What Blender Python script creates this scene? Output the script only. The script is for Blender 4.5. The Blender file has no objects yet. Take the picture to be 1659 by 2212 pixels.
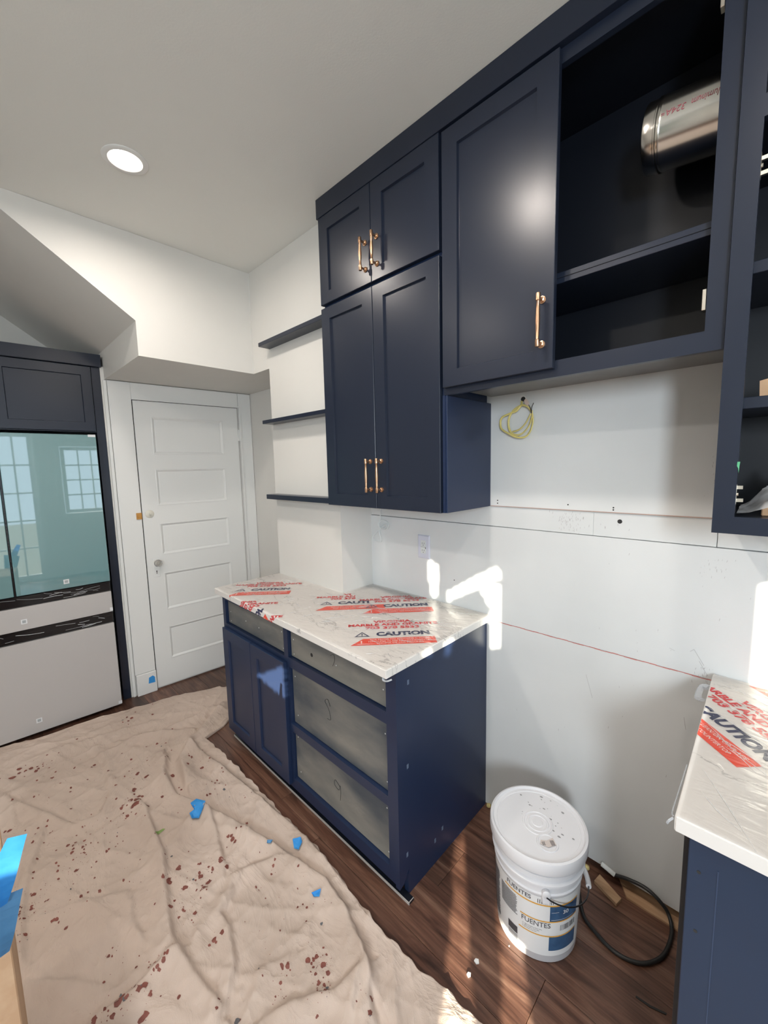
import bpy, bmesh, math, random
import numpy as np
from mathutils import Vector, Matrix, noise as mnoise
random.seed(7)
C = bpy.context.scene
COL = C.collection

# ------------------------------------------------------------------ camera
F_PX = 871.386
YAW, PITCH, ROLL = math.radians(44.2028), math.radians(-6.4358), math.radians(1.2915)
f_ = Vector((-math.cos(PITCH)*math.sin(YAW), math.cos(PITCH)*math.cos(YAW), math.sin(PITCH)))
r_ = Vector((math.cos(YAW), math.sin(YAW), 0)); d_ = f_.cross(r_)
rr = r_*math.cos(ROLL)+d_*math.sin(ROLL); dd = -r_*math.sin(ROLL)+d_*math.cos(ROLL)
cam = bpy.data.cameras.new('camera'); camo = bpy.data.objects.new('camera', cam); COL.objects.link(camo)
cam.sensor_fit = 'HORIZONTAL'; cam.sensor_width = 36; cam.lens = 36*F_PX/1659; cam.clip_start = .02
M = Matrix((rr, -dd, -f_)).transposed().to_4x4(); M.translation = Vector((0, -1.5768, 1.6074))
camo.matrix_world = M
C.camera = camo
C.view_settings.view_transform = 'Standard'; C.view_settings.look = 'None'
C.view_settings.gamma = 1; C.view_settings.use_curve_mapping = False
C.view_settings.exposure = 0.04

# ------------------------------------------------------------------ world, sun, daylight, lamps
w = bpy.data.worlds.new('world'); C.world = w; w.use_nodes = True
bg = w.node_tree.nodes['Background']; bg.inputs[0].default_value = (.74, .87, 1, 1); bg.inputs[1].default_value = 2.8
SUN = Vector((.66, -1, .343))
sl = bpy.data.lights.new('sun', 'SUN'); sl.energy = 24; sl.angle = math.radians(.35); sl.color = (1, .93, .76)
so = bpy.data.objects.new('sun', sl); COL.objects.link(so); so.rotation_euler = SUN.to_track_quat('Z', 'Y').to_euler(); so.location = (3, -6, 4)
def area(name, loc, target, sx, sy, e, col, shape='RECTANGLE', spread=180):
    l = bpy.data.lights.new(name, 'AREA'); l.shape = shape; l.size = sx; l.size_y = sy; l.energy = e; l.color = col; l.spread = math.radians(spread)
    o = bpy.data.objects.new(name, l); COL.objects.link(o); o.location = loc
    o.rotation_euler = (Vector(loc)-Vector(target)).to_track_quat('Z', 'Y').to_euler(); return o
# lamp added to stand in for daylight, sized and placed to fit wall shadows
area('added_daylight_lamp', (1.28, -3.36, 1.95), (-.2, 0, .9), .42, .7, 60, (.84, .93, 1))

# ------------------------------------------------------------------ helpers
def mat(name, col, rough=.5, metal=0, coat=0, spec=.5, bump=0, bscale=50, var=0, vscale=3, col2=None, alpha=1, trans=0, ior=1.45, stretch=None):
    m = bpy.data.materials.new(name); m.use_nodes = True; nt = m.node_tree; b = nt.nodes['Principled BSDF']
    b.inputs['Base Color'].default_value = (*col, 1); b.inputs['Roughness'].default_value = rough; b.inputs['Metallic'].default_value = metal
    b.inputs['Coat Weight'].default_value = coat; b.inputs['Specular IOR Level'].default_value = spec; b.inputs['Coat Roughness'].default_value = .1
    b.inputs['Transmission Weight'].default_value = trans; b.inputs['IOR'].default_value = ior
    tc = nt.nodes.new('ShaderNodeTexCoord'); src = tc.outputs['Object']
    if stretch:
        mp = nt.nodes.new('ShaderNodeMapping'); mp.inputs['Scale'].default_value = stretch; nt.links.new(src, mp.inputs[0]); src = mp.outputs[0]
    if col2 is not None:
        n = nt.nodes.new('ShaderNodeTexNoise'); n.inputs['Scale'].default_value = vscale; n.inputs['Detail'].default_value = 6
        nt.links.new(src, n.inputs['Vector'])
        r = nt.nodes.new('ShaderNodeValToRGB'); r.color_ramp.elements[0].position = .38; r.color_ramp.elements[1].position = .64
        r.color_ramp.elements[0].color = (*col, 1); r.color_ramp.elements[1].color = (*col2, 1)
        nt.links.new(n.outputs['Fac'], r.inputs[0]); nt.links.new(r.outputs[0], b.inputs['Base Color'])
    if bump:
        n = nt.nodes.new('ShaderNodeTexNoise'); n.inputs['Scale'].default_value = bscale; n.inputs['Detail'].default_value = 4
        nt.links.new(src, n.inputs['Vector'])
        bp = nt.nodes.new('ShaderNodeBump'); bp.inputs['Strength'].default_value = bump; bp.inputs['Distance'].default_value = .002
        nt.links.new(n.outputs['Fac'], bp.inputs['Height']); nt.links.new(bp.outputs[0], b.inputs['Normal'])
    return m

WALL = mat('wall_paint', (.69, .68, .65), .55, bump=.12, bscale=140, col2=(.725, .715, .685), vscale=1.5)
BOARD = mat('primed_drywall', (.69, .71, .715), .5, bump=.1, bscale=160, col2=(.73, .75, .755), vscale=2.5)
CEIL = mat('ceiling_paint', (.80, .81, .78), .7, bump=.15, bscale=160)
TRIM = mat('white_trim_paint', (.78, .79, .78), .32, bump=.08, bscale=60)
NAVY = mat('navy_paint', (.0145, .0205, .038), .30, bump=.03, bscale=90)
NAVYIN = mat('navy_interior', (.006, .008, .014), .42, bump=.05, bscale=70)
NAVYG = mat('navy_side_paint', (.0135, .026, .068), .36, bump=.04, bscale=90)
GAP = mat('dark_gap', (.004, .004, .006), .8)
COPPER = mat('brushed_copper', (.66, .41, .26), .3, metal=1)
STEEL = mat('nickel', (.75, .70, .62), .3, metal=1)
DARKWIRE = mat('dark_steel_wire', (.12, .12, .13), .4, metal=1)
PLY = mat('stained_plywood', (.060, .074, .090), .40, col2=(.245, .235, .21), vscale=3.4, bump=.35, bscale=60, stretch=(.55, 1, 1.3))
PENCIL = mat('pencil_mark', (.02, .02, .022), .7)
SCREW = mat('filler_dot', (.6, .62, .62), .5)
PLASTIC = mat('white_bucket_plastic', (.74, .74, .77), .38, bump=.05, bscale=30)
LABELW = mat('bucket_label_white', (.78, .79, .80), .35)
BLUEL = mat('bucket_label_blue', (.035, .09, .19), .35, col2=(.05, .12, .24), vscale=40)
ORANGE = mat('bucket_label_orange', (.75, .38, .06), .4)
INK = mat('label_print_ink', (.07, .07, .08), .5)
REDINK = mat('red_film_ink', (.70, .03, .035), .35)
BANNER = mat('orange_red_film_ink', (.86, .09, .045), .3)
DULLRED = mat('faded_red_stamp', (.33, .09, .11), .5)
NAVYINK = mat('navy_film_ink', (.03, .035, .10), .35)
WHITEINK = mat('white_film_ink', (.85, .75, .72), .4)
GLASST = mat('teal_glass_front', (.15, .30, .325), .025, coat=1, spec=.8)
GLASST.node_tree.nodes['Principled BSDF'].inputs['Coat IOR'].default_value = 1.9
GLASST.node_tree.nodes['Principled BSDF'].inputs['Coat Roughness'].default_value = .02
GREYGL = mat('pale_grey_glass_front', (.50, .485, .48), .22, coat=.3)
BLKGL = mat('black_film_covered_metal', (.008, .008, .01), .12, bump=.5, bscale=25, stretch=(1, .25, 3))
CORD = mat('black_rubber_cord', (.02, .02, .02), .4)
NM = mat('yellow_wire_jacket', (.72, .62, .22), .45)
WW = mat('white_wire_jacket', (.72, .76, .76), .4)
PINE = mat('raw_pine', (.42, .25, .14), .6, col2=(.55, .36, .22), vscale=8, stretch=(1, 6, 6))
CARD = mat('brown_cardboard', (.52, .33, .20), .8, col2=(.57, .38, .24), vscale=30, bump=.1, bscale=200)
TAPE = mat('blue_painter_tape', (.03, .27, .68), .6, col2=(.05, .32, .74), vscale=25, bump=.15, bscale=80)
TAPE2 = mat('pale_blue_tape_back', (.09, .26, .48), .55, col2=(.13, .33, .58), vscale=14, bump=.15, bscale=60)
GREENT = mat('green_tape', (.10, .42, .22), .6)
GREENP = mat('green_paint_mark', (.25, .36, .12), .7)
SPOT = mat('red_brown_paint_drip', (.17, .055, .042), .6, col2=(.25, .085, .065), vscale=30)
GREYSP = mat('grey_paint_drip', (.12, .12, .13), .6)
def creased(m):
    nt = m.node_tree; N = nt.nodes; L = nt.links; b = N['Principled BSDF']; old = b.inputs['Normal'].links[0].from_socket
    tc = N.new('ShaderNodeTexCoord'); prev = old
    for sc, di, ds, rot in ((3.2, 1.5, .05, .5),):
        mp = N.new('ShaderNodeMapping'); mp.inputs['Rotation'].default_value = (0, 0, rot); mp.inputs['Scale'].default_value = (1, 1.9, 1); L.new(tc.outputs['Object'], mp.inputs[0])
        n = N.new('ShaderNodeTexNoise'); n.inputs['Scale'].default_value = sc; n.inputs['Detail'].default_value = 4; n.inputs['Distortion'].default_value = di; L.new(mp.outputs[0], n.inputs['Vector'])
        a = N.new('ShaderNodeMath'); a.operation = 'SUBTRACT'; a.inputs[1].default_value = .5; L.new(n.outputs['Fac'], a.inputs[0]); c = N.new('ShaderNodeMath'); c.operation = 'ABSOLUTE'; L.new(a.outputs[0], c.inputs[0])
        p = N.new('ShaderNodeMath'); p.operation = 'POWER'; p.inputs[1].default_value = .6; L.new(c.outputs[0], p.inputs[0])
        bp = N.new('ShaderNodeBump'); bp.invert = True; bp.inputs['Strength'].default_value = .20; bp.inputs['Distance'].default_value = ds; L.new(p.outputs[0], bp.inputs['Height']); L.new(prev, bp.inputs['Normal']); prev = bp.outputs[0]
    L.new(prev, b.inputs['Normal'])
CANVAS = mat('canvas_drop_cloth', (.53, .425, .36), .9, col2=(.61, .495, .425), vscale=3.5, bump=.35, bscale=420)
PORCEL = mat('aged_white_plastic', (.70, .68, .60), .3)
BRASS = mat('aged_brass', (.62, .32, .10), .35, metal=1)
CRYSTAL = mat('clear_glass_knob', (.95, .96, .96), .03, trans=.85, ior=1.5)
OUTLETM = mat('outlet_plastic', (.66, .68, .78), .35)
SLOT = mat('outlet_slot', (.03, .03, .03), .6)
CHALK = mat('red_chalk', (.62, .22, .20), .9)
SMEAR = mat('wall_smudge', (.50, .49, .50), .8)
REDDUST = mat('drywall_cut_edge', (.50, .36, .31), .9)
FLOORBASE = mat('floor_underlay', (.03, .018, .012), .9)
FLAPEDGE = mat('pale_caulk_edge', (.50, .47, .44), .7)
STICK = mat('white_sticker', (.72, .74, .76), .5)
STICKG = mat('grey_sticker_field', (.36, .39, .41), .6)
MASKGREEN = mat('sun_mask_green', (.03, .07, .02), .7)  # for the unseen sheet added outside to shape the sunlight
OUTG = mat('outdoor_ground', (.25, .23, .19), .9)

creased(CANVAS)
def wood_mat():
    m = bpy.data.materials.new('walnut_vinyl_plank'); m.use_nodes = True; nt = m.node_tree; N = nt.nodes; L = nt.links; b = N['Principled BSDF']
    tc = N.new('ShaderNodeTexCoord'); oi = N.new('ShaderNodeObjectInfo')
    mp = N.new('ShaderNodeMapping'); mp.inputs['Scale'].default_value = (1.3, 11, 1); L.new(tc.outputs['Object'], mp.inputs[0])
    sc = N.new('ShaderNodeVectorMath'); sc.operation = 'SCALE'; sc.inputs[0].default_value = (37, 19, 7); L.new(oi.outputs['Random'], sc.inputs['Scale']); L.new(sc.outputs[0], mp.inputs['Location'])
    n1 = N.new('ShaderNodeTexNoise'); n1.inputs['Scale'].default_value = 1.6; n1.inputs['Detail'].default_value = 9; n1.inputs['Distortion'].default_value = 1.2; n1.inputs['Roughness'].default_value = .62; L.new(mp.outputs[0], n1.inputs['Vector'])
    mp2 = N.new('ShaderNodeMapping'); mp2.inputs['Scale'].default_value = (6, 160, 1); L.new(tc.outputs['Object'], mp2.inputs[0])
    n2 = N.new('ShaderNodeTexNoise'); n2.inputs['Scale'].default_value = 1; n2.inputs['Detail'].default_value = 3; L.new(mp2.outputs[0], n2.inputs['Vector'])
    r = N.new('ShaderNodeValToRGB'); e = r.color_ramp.elements; e[0].position = .3; e[0].color = (.045, .016, .009, 1); e[1].position = .72; e[1].color = (.34, .17, .10, 1)
    k = e.new(.47); k.color = (.155, .058, .030, 1); k = e.new(.6); k.color = (.23, .098, .052, 1); L.new(n1.outputs['Fac'], r.inputs[0])
    mx = N.new('ShaderNodeMixRGB'); mx.blend_type = 'MULTIPLY'; mx.inputs[0].default_value = .55; L.new(r.outputs[0], mx.inputs[1])
    r2 = N.new('ShaderNodeValToRGB'); r2.color_ramp.elements[0].position = .35; r2.color_ramp.elements[0].color = (.45, .45, .45, 1); r2.color_ramp.elements[1].position = .6; L.new(n2.outputs['Fac'], r2.inputs[0]); L.new(r2.outputs[0], mx.inputs[2])
    hv = N.new('ShaderNodeHueSaturation'); hv.inputs['Saturation'].default_value = .86; ma = N.new('ShaderNodeMapRange'); ma.inputs[3].default_value = .5; ma.inputs[4].default_value = .98; L.new(oi.outputs['Random'], ma.inputs[0]); L.new(ma.outputs[0], hv.inputs['Value']); L.new(mx.outputs[0], hv.inputs['Color'])
    L.new(hv.outputs[0], b.inputs['Base Color']); b.inputs['Roughness'].default_value = .36
    bp = N.new('ShaderNodeBump'); bp.inputs['Strength'].default_value = .25; bp.inputs['Distance'].default_value = .001; L.new(n2.outputs['Fac'], bp.inputs['Height']); L.new(bp.outputs[0], b.inputs['Normal'])
    return m
WOOD = wood_mat()
def marble_mat():
    m = bpy.data.materials.new('white_marble_quartz'); m.use_nodes = True; nt = m.node_tree; N = nt.nodes; L = nt.links; b = N['Principled BSDF']
    tc = N.new('ShaderNodeTexCoord')
    def vein(scale, width, rot, seed):
        mp = N.new('ShaderNodeMapping'); mp.inputs['Scale'].default_value = (1, 2.1, 1); mp.inputs['Rotation'].default_value = (0, 0, rot); mp.inputs['Location'].default_value = (seed, seed*.3, 0); L.new(tc.outputs['Object'], mp.inputs[0])
        n = N.new('ShaderNodeTexNoise'); n.inputs['Scale'].default_value = scale; n.inputs['Detail'].default_value = 7; n.inputs['Distortion'].default_value = .25; n.inputs['Roughness'].default_value = .6; L.new(mp.outputs[0], n.inputs['Vector'])
        s = N.new('ShaderNodeMath'); s.operation = 'SUBTRACT'; s.inputs[1].default_value = .5; L.new(n.outputs['Fac'], s.inputs[0])
        a = N.new('ShaderNodeMath'); a.operation = 'ABSOLUTE'; L.new(s.outputs[0], a.inputs[0])
        mr = N.new('ShaderNodeMapRange'); mr.inputs[1].default_value = 0; mr.inputs[2].default_value = width; mr.inputs[3].default_value = 1; mr.inputs[4].default_value = 0; L.new(a.outputs[0], mr.inputs[0])
        return mr.outputs[0]
    v1 = vein(1.3, .006, .6, 3.1)
    n = N.new('ShaderNodeTexNoise'); n.inputs['Scale'].default_value = 3; L.new(tc.outputs['Object'], n.inputs['Vector'])
    mr = N.new('ShaderNodeMapRange'); mr.inputs[1].default_value = .42; mr.inputs[2].default_value = .62; mr.inputs[3].default_value = 0.1; mr.inputs[4].default_value = .8; L.new(n.outputs['Fac'], mr.inputs[0])
    mu = N.new('ShaderNodeMath'); mu.operation = 'MULTIPLY'; L.new(v1, mu.inputs[0]); L.new(mr.outputs[0], mu.inputs[1])
    mix = N.new('ShaderNodeMixRGB'); mix.inputs[1].default_value = (.79, .765, .74, 1); mix.inputs[2].default_value = (.28, .27, .27, 1); L.new(mu.outputs[0], mix.inputs[0]); L.new(mix.outputs[0], b.inputs['Base Color'])
    b.inputs['Roughness'].default_value = .25
    return m
MARBLE = marble_mat()
def film_mat():
    m = bpy.data.materials.new('clear_plastic_film'); m.use_nodes = True; nt = m.node_tree; N = nt.nodes; L = nt.links
    N.remove(N['Principled BSDF']); out = N['Material Output']
    t = N.new('ShaderNodeBsdfTransparent'); t.inputs[0].default_value = (.99, .99, .99, 1); g = N.new('ShaderNodeBsdfGlossy'); g.inputs['Roughness'].default_value = .12
    mx = N.new('ShaderNodeMixShader'); tc = N.new('ShaderNodeTexCoord')
    mp = N.new('ShaderNodeMapping'); mp.inputs['Rotation'].default_value = (0, 0, .5); mp.inputs['Scale'].default_value = (1, 2.6, 1); L.new(tc.outputs['Object'], mp.inputs[0])
    n = N.new('ShaderNodeTexNoise'); n.inputs['Scale'].default_value = 7; n.inputs['Detail'].default_value = 3; n.inputs['Distortion'].default_value = 1.4; L.new(mp.outputs[0], n.inputs['Vector'])
    s = N.new('ShaderNodeMath'); s.operation = 'SUBTRACT'; s.inputs[1].default_value = .5; L.new(n.outputs['Fac'], s.inputs[0]); a = N.new('ShaderNodeMath'); a.operation = 'ABSOLUTE'; L.new(s.outputs[0], a.inputs[0])
    bp = N.new('ShaderNodeBump'); bp.inputs['Strength'].default_value = .7; bp.inputs['Distance'].default_value = .010; L.new(a.outputs[0], bp.inputs['Height']); L.new(bp.outputs[0], g.inputs['Normal'])
    fr = N.new('ShaderNodeFresnel'); fr.inputs['IOR'].default_value = 1.45; L.new(bp.outputs[0], fr.inputs['Normal'])
    ad = N.new('ShaderNodeMath'); ad.operation = 'MULTIPLY_ADD'; ad.inputs[1].default_value = .7; ad.inputs[2].default_value = .0; L.new(fr.outputs[0], ad.inputs[0])
    L.new(ad.outputs[0], mx.inputs[0]); L.new(t.outputs[0], mx.inputs[1]); L.new(g.outputs[0], mx.inputs[2]); L.new(mx.outputs[0], out.inputs[0])
    return m
FILM = film_mat()
def bag_mat():
    m = bpy.data.materials.new('cloudy_plastic_bag'); m.use_nodes = True; nt = m.node_tree; N = nt.nodes; L = nt.links; b = N['Principled BSDF']
    b.inputs['Base Color'].default_value = (.55, .58, .62, 1); b.inputs['Roughness'].default_value = .18; b.inputs['Alpha'].default_value = .6
    return m
BAG = bag_mat()
CREASE = mat('film_crease_glint', (.75, .76, .77), .12, spec=.8); CREASE.node_tree.nodes['Principled BSDF'].inputs['Alpha'].default_value = .45
def galv_mat():
    m = mat('galvanized_steel', (.62, .60, .56), .2, metal=1, bump=.12, bscale=10, stretch=(.3, 1, 1)); return m
GALV = galv_mat()
def emit(name, col, s):
    m = bpy.data.materials.new(name); m.use_nodes = True; b = m.node_tree.nodes['Principled BSDF']; b.inputs['Emission Color'].default_value = (*col, 1); b.inputs['Emission Strength'].default_value = s; return m
LENS = emit('lit_lens', (1, .86, .74), 14)

ORG = {}
def tag(o, label=None, cat=None, group=None, kind=None):
    if label: o['label'] = label
    if cat: o['category'] = cat
    if group: o['group'] = group
    if kind: o['kind'] = kind
    return o
def thing(name, label, cat, loc, group=None, kind=None):
    o = bpy.data.objects.new(name, None); COL.objects.link(o); o.location = loc; o.empty_display_size = .05
    ORG[o.name] = Vector(loc); return tag(o, label, cat, group, kind)
def part(name, bm, m, parent=None, smooth=False, origin=None, **kw):
    """bm holds world coordinates; the object gets an origin and keeps its place"""
    me = bpy.data.meshes.new(name)
    po = ORG[parent.name] if parent else Vector((0, 0, 0))
    org = Vector(origin) if origin is not None else (po.copy() if parent else Vector((0, 0, 0)))
    if origin is None and not parent:
        if len(bm.verts):
            lo = [min(v.co[i] for v in bm.verts) for i in range(3)]; hi = [max(v.co[i] for v in bm.verts) for i in range(3)]
            org = Vector(((lo[0]+hi[0])/2, (lo[1]+hi[1])/2, lo[2]))
    for v in bm.verts: v.co -= org
    bmesh.ops.recalc_face_normals(bm, faces=bm.faces)
    if smooth:
        for f in bm.faces: f.smooth = True
    bm.to_mesh(me); bm.free(); me.materials.append(m)
    if smooth: 
        try: me.set_sharp_from_angle(angle=math.radians(38))
        except Exception: pass
    o = bpy.data.objects.new(name, me); COL.objects.link(o)
    if parent: o.parent = parent
    o.location = org-po; ORG[o.name] = org
    tag(o, **kw); return o
X, Y, Z = Vector((1, 0, 0)), Vector((0, 1, 0)), Vector((0, 0, 1))
class Fr:
    """a frame: o + u*U + d*N + z*V"""
    def __init__(s, o, U, N, V=Z): s.o, s.U, s.N, s.V = Vector(o), Vector(U), Vector(N), Vector(V)
    def __call__(s, u, d, z): return s.o+s.U*u+s.N*d+s.V*z
MAIN = Fr((0, 0, 0), X, -Y)          # d = distance in front of the cabinet wall
AL = math.radians(3.91)
WD = Fr((-3.165, 0, 0), (math.sin(AL), math.cos(AL), 0), (math.cos(AL), -math.sin(AL), 0))  # door wall
def BM(): return bmesh.new()
def box(bm, fr, u0, u1, d0, d1, z0, z1, bev=0):
    vs = [bm.verts.new(fr(u, d, z)) for u in (u0, u1) for d in (d0, d1) for z in (z0, z1)]
    q = [(0, 1, 3, 2), (4, 6, 7, 5), (0, 4, 5, 1), (2, 3, 7, 6), (0, 2, 6, 4), (1, 5, 7, 3)]
    fs = [bm.faces.new([vs[i] for i in f]) for f in q]
    if bev:
        es = list({e for f in fs for e in f.edges})
        bmesh.ops.bevel(bm, geom=es, offset=bev, segments=1, affect='EDGES')
    return bm
def loops(bm, fr, ls, cap0=True, cap1=True):
    """ls: list of (u0,u1,z0,z1,d) rectangles bridged in order"""
    R = []
    for (u0, u1, z0, z1, d) in ls:
        R.append([bm.verts.new(fr(u, d, z)) for u, z in ((u0, z0), (u1, z0), (u1, z1), (u0, z1))])
    for a, b in zip(R, R[1:]):
        for i in range(4): bm.faces.new((a[i], a[(i+1) % 4], b[(i+1) % 4], b[i]))
    if cap0: bm.faces.new(R[0])
    if cap1: bm.faces.new(R[-1])
def shaker(parent, name, fr, u0, u1, z0, z1, dback, dfront, st, rt, rb, m=NAVY, depth=.009, label=None, pm=None):
    bm = BM(); c = .0015
    loops(bm, fr, [(u0, u1, z0, z1, dback), (u0, u1, z0, z1, dfront-c), (u0+c, u1-c, z0+c, z1-c, dfront), (u0+st, u1-st, z0+rb, z1-rt, dfront),
                   (u0+st+.003, u1-st-.003, z0+rb+.003, z1-rt-.003, dfront-depth)], cap1=False)
    d = part(name, bm, m, parent); 
    if label: d['label'] = label
    bm = BM(); box(bm, fr, u0+st+.0031, u1-st-.0031, dfront-depth-.004, dfront-depth, z0+rb+.0031, z1-rt-.0031)
    part('panel', bm, pm or m, d); return d
def lathe(bm, prof, ctr, n=32, axis=Z, cap0=True, cap1=True):
    axis = Vector(axis).normalized(); a = axis.orthogonal().normalized(); b = axis.cross(a); ctr = Vector(ctr); R = []
    if abs(axis.z) > .99: a, b = X.copy(), Y.copy()
    for r, h in prof: R.append([bm.verts.new(ctr+axis*h+(a*math.cos(2*math.pi*i/n)+b*math.sin(2*math.pi*i/n))*r) for i in range(n)])
    for p, q in zip(R, R[1:]):
        for i in range(n): bm.faces.new((p[i], p[(i+1) % n], q[(i+1) % n], q[i]))
    if cap0: bm.faces.new(R[0])
    if cap1: bm.faces.new(R[-1])
    return bm
def catmull(P, k=6):
    P = [Vector(p) for p in P]; out = []
    for i in range(len(P)-1):
        p0, p1, p2, p3 = P[max(i-1, 0)], P[i], P[i+1], P[min(i+2, len(P)-1)]
        for j in range(k):
            t = j/k; out.append(.5*((2*p1)+(p2-p0)*t+(2*p0-5*p1+4*p2-p3)*t*t+(3*p1-p0-3*p2+p3)*t**3))
    return out+[P[-1]]
def tube(bm, P, r, n=8, flat=1.0):
    R = []; prev = None
    for i, p in enumerate(P):
        t = (P[min(i+1, len(P)-1)]-P[max(i-1, 0)]).normalized()
        a = prev-t*prev.dot(t) if prev is not None else t.orthogonal()
        if a.length < 1e-6: a = t.orthogonal()
        a.normalize(); prev = a; b = t.cross(a); rr_ = r[i] if isinstance(r, (list, tuple)) else r
        R.append([bm.verts.new(p+(a*math.cos(2*math.pi*k/n)+b*math.sin(2*math.pi*k/n)*flat)*rr_) for k in range(n)])
    for p, q in zip(R, R[1:]):
        for i in range(n): bm.faces.new((p[i], p[(i+1) % n], q[(i+1) % n], q[i]))
    bm.faces.new(R[0]); bm.faces.new(R[-1]); return bm
def prism(bm, pts, h, n=Z):
    """extrude a polygon (list of Vectors) by h along n"""
    n = Vector(n); a = [bm.verts.new(Vector(p)) for p in pts]; b = [bm.verts.new(Vector(p)+n*h) for p in pts]; k = len(pts)
    bm.faces.new(a); bm.faces.new(b)
    for i in range(k): bm.faces.new((a[i], a[(i+1) % k], b[(i+1) % k], b[i]))
    return bm
def quad(bm, *p): return bm.faces.new([bm.verts.new(Vector(q)) for q in p])
def text_bm(s, size=1, bold=.0, shear=0, xs=1, align='LEFT'):
    cu = bpy.data.curves.new('t', 'FONT'); cu.body = s; cu.size = size; cu.offset = bold; cu.shear = shear; cu.align_x = align; cu.resolution_u = 3
    o = bpy.data.objects.new('t', cu); me = bpy.data.meshes.new_from_object(o); bm = BM(); bm.from_mesh(me)
    for v in bm.verts: v.co.x *= xs
    bpy.data.objects.remove(o); bpy.data.curves.remove(cu); bpy.data.meshes.remove(me)
    return bm
def fit_text(s, w, h, bold=.02, shear=0):
    """text scaled to width w and cap height h, lower left at 0,0"""
    bm = text_bm(s, 1, bold, shear); xs = [v.co.x for v in bm.verts]; 
    x0, x1 = min(xs), max(xs); hb = max(v.co.y for v in bm.verts)
    for v in bm.verts: v.co.x = (v.co.x-x0)/(x1-x0)*w; v.co.y = v.co.y/hb*h
    return bm
def merge(dst, src, f):
    mp = {v: dst.verts.new(f(v.co)) for v in src.verts}
    for fa in src.faces:
        try: dst.faces.new([mp[v] for v in fa.verts])
        except ValueError: pass
    src.free(); return dst

# ------------------------------------------------------------------ the room
CZ = 2.83
floor = thing('floor', 'dark walnut vinyl plank floor partly covered by a drop cloth', None, (0, 0, 0), kind='structure')
bm = BM(); box(bm, MAIN, -4.2, 1.9, -.12, 3.6, -.06, -.006); part('underlay', bm, FLOORBASE, floor)
PW = .186; row = 0; y = .092
while y > -3.4:
    yb = y-PW; x = -4.1+(row*.53) % 1.2-.6
    if row == 2: x = -.837-1.22*3
    if row == 3: x = -.421-1.22*3
    while x < 1.8:
        a, b = max(x, -4.0), min(x+1.22, 1.7)
        if b-a > .05 and not (yb > -.6 and b < -3.3):
            bm = BM(); box(bm, Fr((0, 0, 0), X, Y), a+.0006, b-.0006, yb+.0006, y-.0006, -.006, 0, .0009); part('plank', bm, WOOD, floor, origin=((a+b)/2, (y+yb)/2, 0))
        x += 1.22
    y = yb; row += 1
bm = BM(); box(bm, MAIN, -4.2, 1.9, -.12, 3.6, CZ, CZ+.1); part('ceiling', bm, CEIL, kind='structure', label='flat pale grey painted ceiling with round recessed lights')

# cabinet wall with drywall sheets
wall = thing('wall_back', 'long primed drywall behind the navy cabinets', None, (0, 0, 0), kind='structure')
bm = BM(); box(bm, MAIN, -1.70, 1.75, -.16, -.06, 0, CZ); part('backing', bm, WALL, wall)
def sheet(u0, u1, z0, z1, d=0, name='drywall_sheet', m=BOARD, t=.0595):
    bm = BM(); box(bm, MAIN, u0, u1, d-t, d, z0, z1, .0012); return part(name, bm, m, wall)
sheet(-1.70, -.906, 0, .9125)
bm = BM(); prism(bm, [Vector((a, 0, b)) for a, b in ((-.903, .004), (-.60, .010), (-.45, .046), (1.70, .046), (1.70, .9125), (-.903, .9125))], .0595, Y); part('drywall_sheet', bm, BOARD, wall)
sheet(-1.70, 1.70, .9135, 1.3365)
sheet(-1.70, -.47, 1.3385, 1.4255, -.004, 'patch_strip'); sheet(-.4695, -.118, 1.3385, 1.4255, -.004, 'patch_strip'); sheet(-.1165, 1.70, 1.3385, 1.4255, -.004, 'patch_strip')
sheet(-1.70, 1.70, 1.4275, CZ)
bm = BM(); box(bm, MAIN, -.885, -.13, .0, .0015, 1.4262, 1.4292); part('cut_edge', bm, REDDUST, wall)
bm = BM()
for i in range(40):
    a = -.878+i*.0195; zz = .9125+.001*math.sin(i*1.3)
    box(bm, MAIN, a, a+.0205, 0, .0008, zz-.0012, zz+.0014+.0006*math.sin(i*2.1))
part('chalk_line', bm, CHALK, wall)
bm = BM(); random.seed(21)
def smudge(u, z, w_, h, d, n):
    for k in range(n):
        a, b = u+random.gauss(0, w_), z+random.gauss(0, h); r = random.uniform(.0008, .004); an = random.uniform(-.4, .4)+1.45
        p = [MAIN(a+r*math.cos(an)*m1-r*.22*math.sin(an)*m2, d+.0004, b+r*math.sin(an)*m1*1.6+r*.22*math.cos(an)*m2) for m1, m2 in ((-1, 0), (-.3, 1), (.6, .7), (1, 0), (.3, -1), (-.6, -.6))]
        bm.faces.new([bm.verts.new(q) for q in p])
smudge(-.555, 1.385, .030, .020, -.004, 90); smudge(-.42, 1.375, .03, .006, -.004, 6); smudge(-.13, 1.56, .008, .04, 0, 22); smudge(-.12, 1.27, .02, .02, 0, 22); smudge(-.2, 1.1, .15, .1, 0, 14); smudge(-.5, .7, .2, .15, 0, 14); smudge(-.13, .93, .012, .02, 0, 26)
for (a, b) in [((-.475, .80), (-.45, .715)), ((-.155, 1.00), (-.128, .955)), ((-.165, .99), (-.155, 1.00)), ((-.14, .965), (-.118, .925)), ((-.22, .985), (-.205, .98)), ((-.17, .76), (-.163, .72))]:
    tube(bm, [Vector((a[0], -.0005, a[1])), Vector((b[0], -.0005, b[1]))], .0006, 4)
part('pencil_and_smudge_marks', bm, SMEAR, wall, kind='stuff')
bm = BM(); 
for x_, z_ in [(-.852, 1.44), (-.852, 1.452), (-.405, 1.437), (-.405, 1.445), (-1.075, .96+.1), (-.56, 1.448)]: lathe(bm, [(.0028, 0), (.0028, .0006)], (x_, 0, z_), 8, -Y)
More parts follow.
